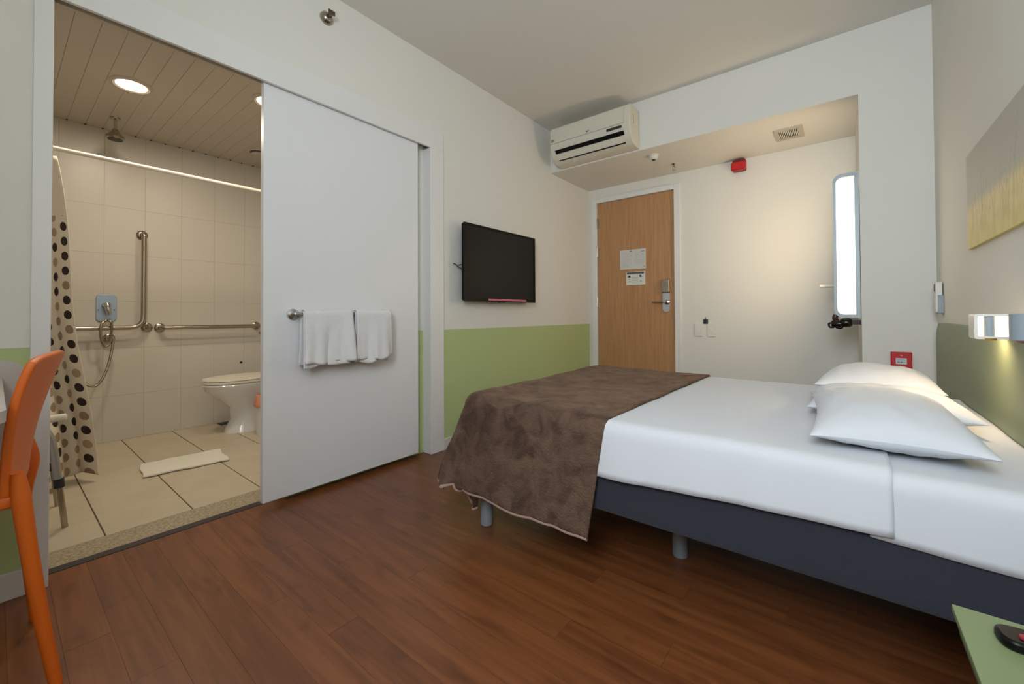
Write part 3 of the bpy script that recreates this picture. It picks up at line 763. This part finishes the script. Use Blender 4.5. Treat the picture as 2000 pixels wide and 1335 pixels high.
bm = B(); lathe(bm, [(0, 0), (0.022, 0), (0.018, -0.006), (0.008, -0.010), (0.008, -0.03), (0, -0.03)], (-1.193, 3.883, ZS), n=18); link('cup', bm, M['steel'], sp, smooth=True)
bm = B(); tube(bm, [(-1.201, 3.883, ZS-0.02), (-1.203, 3.883, ZS-0.04), (-1.195, 3.883, ZS-0.055)], 0.003, 8); tube(bm, [(-1.185, 3.883, ZS-0.02), (-1.183, 3.883, ZS-0.04), (-1.191, 3.883, ZS-0.055)], 0.003, 8)
lathe(bm, [(0, 0), (0.014, 0), (0.014, 0.003), (0, 0.003)], (-1.193, 3.883, ZS-0.06), n=14); link('deflector', bm, M['steel'], sp)
sd = thing('smoke_detector', (-1.262, 3.56, 2.28), 'round white smoke detector under the entrance bulkhead', 'smoke detector')
bm = B(); lathe(bm, [(0, 0), (0.042, 0), (0.042, -0.010), (0.030, -0.014), (0, -0.014)], (-1.262, 3.56, ZS), n=28); link('base', bm, M['whitep'], sd, smooth=True)
bm = B(); lathe(bm, [(0, -0.013), (0.036, -0.013), (0.036, -0.026), (0.022, -0.038), (0, -0.038)], (-1.262, 3.56, ZS), n=28); link('head', bm, M['whitep'], sd, smooth=True)
bm = B(); lathe(bm, [(0, -0.037), (0.014, -0.037), (0.012, -0.045), (0, -0.045)], (-1.262, 3.56, ZS), n=16); link('sensor', bm, M['dark'], sd)
vt = thing('air_vent', (-0.30, 3.77, 2.30), 'small grey ventilation grille with slats under the entrance bulkhead', 'vent')
bm = B(); ring_prism(bm, rrect(-0.392, -0.212, 3.655, 3.885, 0.004, k=2), rrect(-0.362, -0.242, 3.685, 3.855, 0.002, k=2), 'Z', ZS-0.012, ZS); link('frame', bm, mat('vent_grey', (186, 178, 160), 0.5), vt)
link('backing', bx(-0.363, -0.241, 3.684, 3.856, ZS-0.003, ZS), M['black'], vt)
for i in range(11):
    xx = -0.357+0.0108*i
    link('slat', bx(xx, xx+0.0045, 3.686, 3.854, ZS-0.010, ZS-0.003), M['whitep'], vt)
al = thing('fire_alarm_sounder', (-0.71, 4.1, 2.2), 'red fire alarm sounder high on the entrance wall', 'alarm')
ax0, az1 = up_ent(1432, 306); ax1, az0 = up_ent(1456, 329)
yc = 4.155
bm = B(); prism(bm, rrect(-0.752, -0.648, 2.215, 2.312, 0.012), 'Y', 4.10, yc); link('base', bm, mat('dark_red', (120, 10, 14), 0.4), al, bevel=0.003, smooth=True)
bm = B(); prism(bm, rrect(-0.758, -0.642, 2.212, 2.285, 0.015), 'Y', 4.065, 4.10); link('cover', bm, M['red'], al, bevel=0.008, smooth=True)
cp = thing('fire_call_point', (0.27, 3.37, 0.62), 'red square fire call point on the white column behind the pillows', 'alarm')
link('housing', bx(0.222, 0.316, YS-0.022, YS, 0.620, 0.717), M['red'], cp, bevel=0.004)
def cpimg():
    W_, H_ = 24, 18; im = [[(206, 214, 222)]*W_ for _ in range(H_)]
    for i in range(3, 20, 1):
        if i % 4: im[4][i] = im[5][i] = (150, 158, 166)
    for j in range(10, 14):
        for i in (4, 5, 7, 8): im[j][i] = (96, 100, 106)
        for i in (11, 12, 13): im[j][i] = (40, 40, 44) if j in (11, 12) else (120, 120, 126)
        for i in (16, 18, 20): im[j][i] = (150, 156, 160)
    return im
print_panel('label_plate', cpimg(), cp, (0.244, YS-0.022, 0.645), (0.048, 0, 0), (0, 0, 0.036), (0, -0.002, 0))
link('mark', bxs((0.262, 0.270, YS-0.0235, YS-0.022, 0.697, 0.700), (0.266, 0.275, YS-0.0235, YS-0.022, 0.693, 0.697)), mat('pale_pink_mark', (225, 150, 150), 0.5), cp)

# switches on the entrance wall
def plate(label, px0, px1, py0, py1, group=None):
    a = up_ent(px0, py1); b = up_ent(px1, py0)
    t = thing('wall_switch', ((a[0]+b[0])/2, YE, a[1]), label, 'switch', group)
    bm = B(); prism(bm, rrect(a[0], b[0], a[1], b[1], 0.006, k=3), 'Y', YE-0.009, YE); link('plate', bm, M['whitep'], t, bevel=0.002)
    cx, cz = (a[0]+b[0])/2, (a[1]+b[1])/2
    link('rocker', bx(cx-0.014, cx+0.014, YE-0.012, YE-0.009, cz-0.022, cz+0.022), M['trim'], t, bevel=0.001)
plate('white switch plate left, nearer the entrance door', 1357, 1373, 632, 656)
plate('white switch plate right of the other one below the dark hook', 1382, 1398, 632, 657)
a = up_ent(1374, 632); b = up_ent(1383, 623)
ch = thing('key_card_hook', ((a[0]+b[0])/2, YE, a[1]), 'small dark square holder above the two white switch plates', 'hook')
link('plate', bx(a[0], b[0], YE-0.008, YE, a[1], b[1]), M['dark'], ch, bevel=0.001)
link('hanger', bx((a[0]+b[0])/2-0.003, (a[0]+b[0])/2+0.003, YE-0.006, YE, b[1], b[1]+0.02), M['steel'], ch)

# mirror lamp panel at the niche edge
mr = thing('mirror_lamp', (0.02, 3.45, 0.92), 'glowing tall panel with rounded blue grey frame beside the column', 'lamp')
out = rrect(-0.042, 0.090, 0.920, 1.853, 0.050, k=8, which=(0, 1, 1, 0)); inn = rrect(-0.026, 0.068, 0.941, 1.832, 0.036, k=8, which=(0, 1, 1, 0))
bm = B(); ring_prism(bm, out, inn, 'Y', 3.425, 3.465); link('frame', bm, M['mframe'], mr, smooth=True)
bm = B(); prism(bm, rrect(-0.030, 0.074, 0.937, 1.836, 0.036, k=8, which=(0, 1, 1, 0)), 'Y', 3.440, 3.455)
def glow_mat():
    m = bpy.data.materials.new('frosted_lit_glass'); m.use_nodes = True; nt = m.node_tree; b = nt.nodes['Principled BSDF']
    b.inputs['Base Color'].default_value = lin((250, 240, 225)); b.inputs['Roughness'].default_value = 0.4
    g = nd(nt, 'ShaderNodeNewGeometry'); s = nd(nt, 'ShaderNodeSeparateXYZ'); nt.links.new(g.outputs['Position'], s.inputs[0])
    cr = nd(nt, 'ShaderNodeValToRGB'); mr_ = nd(nt, 'ShaderNodeMapRange'); mr_.inputs[1].default_value = 0.92; mr_.inputs[2].default_value = 1.86
    nt.links.new(s.outputs[2], mr_.inputs[0]); nt.links.new(mr_.outputs[0], cr.inputs[0])
    e = cr.color_ramp.elements; e[0].color = (0.80, 0.66, 0.50, 1); e[1].color = (0.78, 0.64, 0.48, 1)
    x = e.new(0.3); x.color = (1.5, 1.4, 1.25, 1); x = e.new(0.72); x.color = (1.5, 1.4, 1.25, 1)
    nt.links.new(cr.outputs[0], b.inputs['Emission Color']); b.inputs['Emission Strength'].default_value = 1.0
    return m
link('diffuser', bm, glow_mat(), mr)['label'] = 'frosted panel lit warm white'
link('mount', bx(0.0, 0.0925, 3.465, 3.50, 1.0, 1.75), M['mframe'], mr)
bm = B(); tube(bm, [(-0.125, 3.75, 1.145), (0.093, 3.75, 1.145)], 0.013, 14)
o = link('towel_peg', bm, M['cream'], smooth=True); tag(o, 'cream round bar sticking out left of the glowing panel', 'towel bar')
hd = thing('hair_dryer', (0.0, 3.50, 0.85), 'dark brown hair dryer hanging under the glowing panel', 'hair dryer')
def yax(bm, pr, c, n=18): lathe(bm, pr, c, 'X', n)
bm = B(); yax(bm, [(0, 0.0), (0.022, 0.0), (0.029, 0.012), (0.030, 0.045), (0.022, 0.060), (0, 0.062)], (-0.012, 3.50, 0.887)); link('motor_housing', bm, M['dryer'], hd, smooth=True)
bm = B(); yax(bm, [(0, 0.0), (0.018, 0.0), (0.024, 0.010), (0.022, 0.052), (0, 0.052)], (-0.060, 3.49, 0.880)); link('nozzle', bm, M['dryer'], hd, smooth=True)
bm = B(); tube(bm, spline([(-0.030, 3.49, 0.895), (-0.040, 3.485, 0.915), (-0.034, 3.485, 0.94)], 6), [0.016]*13, 12); link('grip', bm, mat('brown_grip', (70, 46, 28), 0.3), hd, smooth=True)
bm = B(); tube(bm, spline([(-0.052, 3.48, 0.885), (-0.072, 3.48, 0.880), (-0.068, 3.48, 0.858), (-0.050, 3.48, 0.856), (-0.042, 3.48, 0.866), (-0.054, 3.48, 0.878)], 6), 0.006, 10)
tube(bm, spline([(-0.040, 3.485, 0.872), (-0.026, 3.48, 0.856), (-0.008, 3.48, 0.856), (-0.004, 3.48, 0.872)], 6), 0.010, 10); link('cord', bm, M['black'], hd, smooth=True)
link('holder', bx(0.048, 0.0925, 3.485, 3.515, 0.875, 0.905), M['dryer'], hd)

# air conditioner remote in its holder
ah = thing('remote_holder', (0.42, 3.2, 0.94), 'white remote control in a wall holder near the corner above the headboard', 'remote')
bm = B(); prism(bm, rrect(3.17, 3.235, 0.945, 1.045, 0.006, k=3), 'X', 0.402, 0.425); link('holder', bm, M['lampg'], ah, bevel=0.002)
bm = B(); prism(bm, rrect(3.176, 3.229, 0.950, 1.115, 0.008, k=3), 'X', 0.394, 0.420); link('body', bm, M['whitep'], ah, bevel=0.003)
link('display', bx(0.3925, 0.394, 3.184, 3.221, 1.065, 1.105), M['dark'], ah)

# ------------------------------------------------------------------ desk and chair, lower left
dk_ = thing('desk', (-1.8, -0.5, 0.4), 'white wall desk with rounded corner at the left edge', 'desk')
bm = B(); prism(bm, rrect(-2.19, -1.385, -0.48, 0.0185, 0.05, which=(1, 0, 0, 1)), 'Z', 0.722, 0.748); link('top', bm, M['desk'], dk_, bevel=0.004, smooth=True)
bm = B(); prism(bm, rrect(-0.48, 0.072, 0.42, 0.806, 0.055, which=(1, 0, 0, 0)), 'X', -2.209, -2.190); link('back_panel', bm, M['desk'], dk_, bevel=0.003, smooth=True)
link('bracket', bx(-2.19, -1.75, -0.47, -0.44, 0.55, 0.722), M['desk'], dk_)

chr_ = thing('chair', (-1.80, -0.1, 0), 'orange moulded plastic chair tucked under the desk at the left', 'chair')
# chair built along local axes: back plane runs in x from near (-1.60) to far (-2.03)
def cp_(s, y_, z_, yaw_=0.032):   # s: 0 near side .. 1 far side; chair turned a few degrees
    return Vector((-1.600-0.40*s+0.0*y_, y_+yaw_*s, z_))
def back_fn(u_, v_):
    z_ = 0.505+(0.845-0.505)*v_-0.012*(abs(u_-0.5)*2)**4*v_
    yn = 0.028+0.041*v_**3; yf = 0.072+0.076*v_**1.4
    return cp_(u_, yn+(yf-yn)*u_+0.012*math.sin(PI*u_), z_, 0)
bm = B(); surf(bm, back_fn, 24, 18); link('backrest', bm, M['orange'], chr_, smooth=True, solid=0.018, bevel=0.005)
def seat_fn(u_, v_):
    y_ = 0.040-0.40*v_; z_ = 0.480-0.022*math.sin(PI*u_)*math.sin(PI*min(1, v_*1.1))-0.02*v_**4
    return cp_(u_, y_, z_)
bm = B(); surf(bm, seat_fn, 20, 20); link('seat', bm, M['orange'], chr_, smooth=True, solid=0.030, bevel=0.006)
for s in (0, 1):
    bm = B()
    base_ = cp_(s, 0, 0)
    pts = spline([cp_(s, 0.040, 0.565), cp_(s, 0.046, 0.50), cp_(s, 0.058, 0.38, 0.005), cp_(s, 0.082, 0.18, -0.008), cp_(s, 0.108, 0.0, -0.018)], 5)
    n_ = len(pts); tube(bm, pts, [0.012+0.006*min(1, i/5)-0.007*max(0, (i/n_-0.3)) for i in range(n_)], 12); link('leg', bm, M['orange'], chr_, smooth=True)
    bm = B(); pts = spline([cp_(s, -0.34, 0.455), cp_(s, -0.36, 0.25), cp_(s, -0.385, 0.0)], 5); tube(bm, pts, 0.017, 12); link('leg', bm, M['orange'], chr_, smooth=True)

# ------------------------------------------------------------------ bathroom fittings
for (lx, ly, lab) in ((-3.39, 0.516, 'round glowing downlight in the middle of the bathroom ceiling'), (-2.95, 1.13, 'round glowing downlight half hidden by the sliding door edge')):
    d_ = thing('downlight', (lx, ly, ZB-0.02), lab, 'ceiling light')
    bm = B(); lathe(bm, [(0.078, -0.010), (0.086, -0.014), (0.100, -0.006), (0.102, 0.0), (0.070, 0.0), (0.070, -0.008), (0.078, -0.010)], (lx, ly, ZB), n=40); link('ring', bm, M['pvc'], d_, smooth=True)
    bm = B(); lathe(bm, [(0, -0.009), (0.076, -0.009), (0.076, -0.002), (0, -0.002)], (lx, ly, ZB), n=40); link('lens', bm, M['dl'], d_)['label'] = 'glowing lens'
sh_ = thing('ceiling_shower', (-4.05, 0.531, 2.2), 'chrome shower head hanging from the bathroom ceiling', 'shower head')
bm = B(); lathe(bm, [(0, 0), (0.030, 0), (0.028, -0.010), (0.012, -0.016), (0, -0.016)], (-4.05, 0.531, ZB), n=20); link('flange', bm, M['steel'], sh_, smooth=True)
bm = B(); tube(bm, [(-4.05, 0.531, ZB-0.01), (-4.045, 0.531, ZB-0.09)], 0.010); link('arm', bm, M['chrome'], sh_, smooth=True)
bm = B(); lathe(bm, [(0, -0.08), (0.016, -0.085), (0.024, -0.105), (0.050, -0.135), (0.052, -0.150), (0.045, -0.158), (0, -0.158)], (-4.045, 0.531, ZB), n=26); link('rose', bm, M['steel'], sh_, smooth=True)
bm = B(); lathe(bm, [(0, -0.157), (0.042, -0.157), (0.040, -0.161), (0, -0.161)], (-4.045, 0.531, ZB), n=26); link('nozzle_face', bm, M['dark'], sh_)
fn_ = thing('ceiling_extractor', (-3.95, 1.40, 2.34), 'round white extractor vent at the bathroom ceiling by the door edge', 'vent')
bm = B(); lathe(bm, [(0, 0), (0.088, 0), (0.084, -0.008), (0.070, -0.008), (0.070, -0.004), (0, -0.004)], (-3.95, 1.43, ZB), n=36); link('ring', bm, M['pvc'], fn_, smooth=True)
bm = B(); lathe(bm, [(0, -0.006), (0.052, -0.006), (0.060, -0.020), (0.050, -0.026), (0, -0.028)], (-3.95, 1.43, ZB), n=36); link('disc', bm, M['pvc'], fn_, smooth=True)
bm = B(); lathe(bm, [(0.060, -0.010), (0.0605, -0.0105), (0.068, -0.0055), (0.0675, -0.005), (0.060, -0.010)], (-3.95, 1.43, ZB), n=36); link('shadow_gap', bm, M['dark'], fn_)

# shower rail and curtain
XRD, ZRD = -3.45, 1.898
bm = B(); tube(bm, [(XRD, YB0, ZRD), (XRD, YB1, ZRD)], 0.0125, 16)
o = link('shower_rail', bm, M['cream'], smooth=True); tag(o, 'cream shower curtain rail across the bathroom', 'rail')
ct = thing('shower_curtain', (XRD, 0.0, 0.03), 'cream shower curtain with dark brown and tan dots', 'curtain')
def ce(v_):      # right edge of the curtain in y, v 0 = top .. 1 = hem
    return 0.213+0.055*v_**0.6+0.105*v_**1.4+0.01*math.sin(v_*9)
def cur_fn(u_, v_):
    y1_ = ce(v_); y0_ = -0.30
    y_ = y1_+(y0_-y1_)*u_
    am = 0.020+0.075*v_
    x_ = XRD+0.02*v_+am*math.cos(u_*2*PI*3.4+0.4+0.5*v_)+0.02*noise.noise(Vector((u_*6, v_*2, 0)))
    y_ += 0.008*math.sin(u_*2*PI*9.2+1.0+v_)*v_
    return Vector((x_, y_, 1.85-(1.85-0.035)*v_+0.008*math.sin(u_*40)*v_))
bm = B(); surf(bm, cur_fn, 220, 70, uvf=lambda a, b: (1.35*a+0.02*math.sin(b*20)*0, 1.85-1.815*b))
link('cloth', bm, M['curtain'], ct, smooth=True, solid=0.0015)
for i in range(6):
    yy = 0.185-0.09*i; bm = B()
    tube(bm, [(XRD+0.024*math.cos(a), yy, ZRD-0.012+0.032*math.sin(a)) for a in [2*PI*k/20 for k in range(21)]], 0.0035, 8, cap=False)
    link('ring', bm, M['cream'], ct, smooth=True)

# grab rails
XW = XB
def flange(bm, y_, z_): lathe(bm, [(0, 0), (0.036, 0), (0.036, 0.006), (0.026, 0.014), (0.016, 0.016), (0, 0.016)], (XW, y_, z_), 'X', n=26)
g1 = thing('grab_rail', (XW+0.07, 0.6, 0.86), 'angled steel grab rail, upright and level arm, above the mixer', 'grab rail')
XG = XW+0.075
bm = B(); tube(bm, spline([(XW+0.01, 0.732, 1.597), (XG-0.012, 0.732, 1.597), (XG, 0.732, 1.583), (XG, 0.732, 1.55)], 5)+[(XG, 0.732, z) for z in (1.3, 1.1, 0.97)]
     + [Vector((XG, 0.732-0.075*(1-math.cos(a)), 0.94-0.075*math.sin(a))) for a in [PI/2*k/6 for k in range(1, 7)]]+[(XG, 0.5, 0.865), (XG, 0.2, 0.865), (XG, 0.05, 0.865), (XG-0.02, 0.03, 0.865), (XW+0.01, 0.03, 0.865)], 0.0165, 16)
link('bar', bm, M['steel'], g1, smooth=True)
for y_, z_ in ((0.732, 1.597), (0.03, 0.865), (0.765, 0.862)):
    bm = B(); flange(bm, y_, z_); link('flange', bm, M['steel'], g1, smooth=True)
bm = B(); tube(bm, [(XW+0.01, 0.765, 0.862), (XG-0.01, 0.745, 0.895)], 0.013); link('stay', bm, M['steel'], g1, smooth=True)
g2 = thing('grab_rail', (XW+0.07, 1.2, 0.86), 'straight level steel grab rail beside the toilet', 'grab rail')
bm = B(); tube(bm, spline([(XW+0.01, 0.845, 0.858), (XG-0.015, 0.850, 0.858), (XG, 0.875, 0.858)], 5)+[(XG, 1.0, 0.858), (XG, 1.5, 0.857)]+spline([(XG, 1.525, 0.857), (XG-0.015, 1.55, 0.857), (XW+0.01, 1.555, 0.857)], 5), 0.0165, 16)
link('bar', bm, M['steel'], g2, smooth=True)
for y_ in (0.845, 1.555):
    bm = B(); flange(bm, y_, 0.858); link('flange', bm, M['steel'], g2, smooth=True)
# mixer
mx_ = thing('shower_mixer', (XW, 0.53, 0.91), 'shower mixer with rounded square plate and chrome lever', 'tap')
bm = B(); prism(bm, rrect(0.474, 0.588, 0.914, 1.118, 0.028), 'X', XW, XW+0.010); link('plate', bm, M['plate'], mx_, bevel=0.003, smooth=True)
bm = B(); lathe(bm, [(0, 0), (0.026, 0), (0.026, 0.03), (0.020, 0.045), (0, 0.048)], (XW+0.010, 0.528, 1.035), 'X', n=24); link('body', bm, M['chrome'], mx_, smooth=True)
bm = B(); tube(bm, spline([(XW+0.045, 0.527, 1.045), (XW+0.060, 0.533, 1.01), (XW+0.062, 0.541, 0.965)], 6), [0.022-0.0007*i for i in range(13)], 12); link('lever', bm, M['chrome'], mx_, smooth=True)
for y_ in (0.487, 0.574):
    bm = B(); lathe(bm, [(0, 0), (0.004, 0), (0.004, 0.002), (0, 0.002)], (XW+0.010, y_, 1.0), 'X', n=10); link('screw', bm, M['dark'], mx_)
hs = thing('shower_hose', (XW+0.05, 0.5, 0.4), 'flexible steel shower hose looped over the angled grab rail', 'hose')
bm = B(); HX = XW+0.10
tube(bm, spline([(XW+0.03, 0.545, 0.80), (XW+0.075, 0.550, 0.83), (HX+0.01, 0.545, 0.905), (HX-0.005, 0.520, 0.922), (HX+0.012, 0.492, 0.89), (HX+0.012, 0.490, 0.80), (HX+0.008, 0.510, 0.735), (HX+0.005, 0.535, 0.745), (HX+0.008, 0.556, 0.80), (HX+0.012, 0.552, 0.72), (HX+0.03, 0.52, 0.56), (HX+0.05, 0.475, 0.465), (HX+0.06, 0.435, 0.455), (HX+0.05, 0.39, 0.50), (HX+0.04, 0.34, 0.60)], 7), 0.0085, 10)
link('hose', bm, M['steel'], hs, smooth=True)
bm = B(); flange(bm, 0.545, 0.785); lathe(bm, [(0, 0.01), (0.020, 0.01), (0.020, 0.045), (0, 0.045)], (XW, 0.545, 0.785), 'X', n=18); link('outlet', bm, M['steel'], hs, smooth=True)
bm = B(); lathe(bm, [(0, 0), (0.010, 0), (0.009, 0.006), (0, 0.008)], (XW, 1.433, 0.522), 'X', n=14)
o = link('water_outlet', bm, M['dark'], smooth=True); tag(o, 'tiny dark capped water outlet on the wall above the toilet', 'tap')
bm = B(); lathe(bm, [(0, 0), (0.010, 0), (0.010, 0.02), (0, 0.02)], (XW, 1.588, 0.79), 'X', n=14)
o = link('wall_valve', bm, M['steel'], smooth=True); tag(o, 'steel valve on the bathroom wall at the sliding door edge', 'tap')

# toilet
to = thing('toilet', (-3.94, 1.36, 0), 'white porcelain toilet with closed cream seat lid', 'toilet')
def loft(bm, secs, n=36):
    rings = []
    for (z_, cx, cy, rx, ry, sq) in secs:
        rg = []
        for k in range(n):
            a = 2*PI*k/n; c_, s_ = math.cos(a), math.sin(a)
            e_ = 2/sq
            rg.append(bm.verts.new((cx+rx*abs(c_)**e_*(1 if c_ >= 0 else -1), cy+ry*abs(s_)**e_*(1 if s_ >= 0 else -1), z_)))
        rings.append(rg)
    for a, b in zip(rings, rings[1:]):
        for k in range(n): bm.faces.new((a[k], a[(k+1) % n], b[(k+1) % n], b[k]))
    bm.faces.new(rings[0][::-1]); bm.faces.new(rings[-1])
bm = B(); TXc = -3.95
loft(bm, [(0, TXc, 1.385, 0.125, 0.205, 2.4), (0.03, TXc, 1.385, 0.118, 0.195, 2.4), (0.10, TXc, 1.39, 0.10, 0.165, 2.2), (0.20, TXc, 1.38, 0.10, 0.165, 2.1), (0.29, TXc, 1.34, 0.135, 0.215, 2.0), (0.350, TXc, 1.305, 0.170, 0.255, 2.1), (0.395, TXc, 1.295, 0.178, 0.262, 2.2), (0.405, TXc, 1.295, 0.170, 0.254, 2.2)])
link('bowl', bm, M['porc'], to, smooth=True)
bm = B(); loft(bm, [(0.407, TXc, 1.30, 0.172, 0.258, 2.1), (0.412, TXc, 1.30, 0.182, 0.268, 2.1), (0.424, TXc, 1.30, 0.182, 0.268, 2.1), (0.429, TXc, 1.30, 0.176, 0.262, 2.1)]); link('seat', bm, M['cream'], to, smooth=True)
bm = B(); loft(bm, [(0.430, TXc, 1.30, 0.176, 0.264, 2.1), (0.434, TXc, 1.30, 0.184, 0.270, 2.1), (0.446, TXc, 1.30, 0.180, 0.266, 2.1), (0.456, TXc, 1.30, 0.13, 0.21, 2.0)]); link('lid', bm, M['cream'], to, smooth=True)
bm = B(); box(bm, TXc-0.18, TXc+0.18, 1.60, 1.78, 0.36, 0.76); link('cistern', bm, M['porc'], to, bevel=0.02, smooth=True)
bn = thing('waste_bin', (-3.66, 1.395, 0), 'white printed waste bin with peach bag beside the toilet', 'bin')
bm = B(); lathe(bm, [(0, 0), (0.078, 0), (0.090, 0.30), (0.084, 0.30), (0.075, 0.01), (0, 0.01)], (-3.66, 1.395, 0), n=32); link('bucket', bm, M['whitep'], bn, smooth=True)
bm = B()
def bag(u_, v_):
    a = 2*PI*u_; rr_ = 0.094+0.006*math.sin(a*9)*(1-v_)+0.004*math.sin(a*4)-0.012*v_**3; return Vector((-3.66+rr_*math.cos(a), 1.395+rr_*math.sin(a), 0.225+0.095*v_+0.006*math.sin(a*5)*(1-v_)+0.006*math.sin(a*3)))
surf(bm, bag, 72, 8); bmesh.ops.remove_doubles(bm, verts=bm.verts, dist=0.0003); link('bag', bm, M['peach'], bn, smooth=True, solid=0.002)['label'] = 'peach coloured bag folded over the rim'
bm = B()
def mk_(y_, z_, w_, h_):
    x_ = -3.66+math.sqrt(max(0, (0.081+0.034*z_)**2-(y_-1.395)**2))+0.0012
    for q in range(3):
        yy = y_-w_/2+w_*q/3; xx = -3.66+math.sqrt(max(0, (0.0795+0.038*z_)**2-(yy+w_/6-1.395)**2)); box(bm, xx-0.004, xx+0.0015, yy, yy+w_/3, z_-h_/2, z_+h_/2)
for (a_, z_, w_, h_) in ((1.345, 0.195, 0.022, 0.006), (1.355, 0.175, 0.005, 0.034), (1.342, 0.160, 0.018, 0.006), (1.352, 0.118, 0.022, 0.006), (1.346, 0.105, 0.006, 0.022), (1.350, 0.078, 0.020, 0.006), (1.350, 0.055, 0.020, 0.006), (1.342, 0.066, 0.005, 0.018), (1.358, 0.066, 0.005, 0.018)): mk_(a_, z_, w_, h_)
link('lettering', bm, mat('grey_print', (120, 110, 108), 0.6), bn)['kind'] = 'stuff'
# bath mat
bmt = B()
C4 = [Vector(p) for p in ((-3.493, 0.582, 0), (-3.215, 0.553, 0), (-3.158, 0.972, 0), (-3.455, 1.000, 0))]
def mt(u_, v_):
    p = C4[0].lerp(C4[1], v_).lerp(C4[3].lerp(C4[2], v_), u_)
    return p+Vector((0.005*math.sin(u_*14), 0.004*math.sin(v_*9+1), 0.004+0.0035*noise.noise(Vector((u_*6, v_*6, 0)))))
surf(bmt, mt, 34, 16); o = link('bath_mat', bmt, M['bathmat'], smooth=True, solid=0.012, bevel=0.004); tag(o, 'folded white bath mat on the beige bathroom floor', 'bath mat')
dg = thing('floor_drain', (-4.28, 1.29, 0), 'dark floor drain at the foot of the wall beside the toilet', 'drain')
link('grate', bx(-4.335, -4.235, 1.24, 1.34, 0.0, 0.004), M['dark'], dg)
# shower stool behind the left jamb
st = thing('shower_stool', (-2.85, 0.0, 0), 'aluminium shower stool with rubber collars behind the left jamb', 'stool')
bm = B(); prism(bm, rrect(-3.15, -2.72, -0.30, 0.10, 0.06), 'Z', 0.505, 0.53); link('seat', bm, M['whitep'], st, bevel=0.006, smooth=True)
for (lx_, sy_) in ((-2.76, 1), (-3.10, 1), (-2.76, -1), (-3.10, -1)):
    cy_ = -0.10
    def yv(a_): return cy_+(a_-cy_)*sy_
    bm = B(); tube(bm, spline([(lx_, yv(0.02), 0.478), (lx_, yv(0.11), 0.470), (lx_, yv(0.152), 0.435), (lx_, yv(0.170), 0.36), (lx_, yv(0.183), 0.24), (lx_, yv(0.188), 0.205)], 6), 0.0145, 14); link('leg', bm, M['alu'], st, smooth=True)
    bm = B(); tube(bm, [(lx_, yv(0.187), 0.225), (lx_, yv(0.190), 0.185)], 0.018, 14); link('collar', bm, M['dark'], st, smooth=True)
    bm = B(); tube(bm, [(lx_, yv(0.190), 0.19), (lx_, yv(0.208), 0.0)], 0.011, 14); link('foot', bm, M['steel'], st, smooth=True)
bm = B(); tube(bm, [(-2.74, -0.35, 0.490), (-2.74, 0.205, 0.500), (-2.74, 0.210, 0.5001)], [0.0165, 0.0165, 0.010], 14); link('rail', bm, M['cream'], st, smooth=True)['label'] = 'cream coloured side rail'
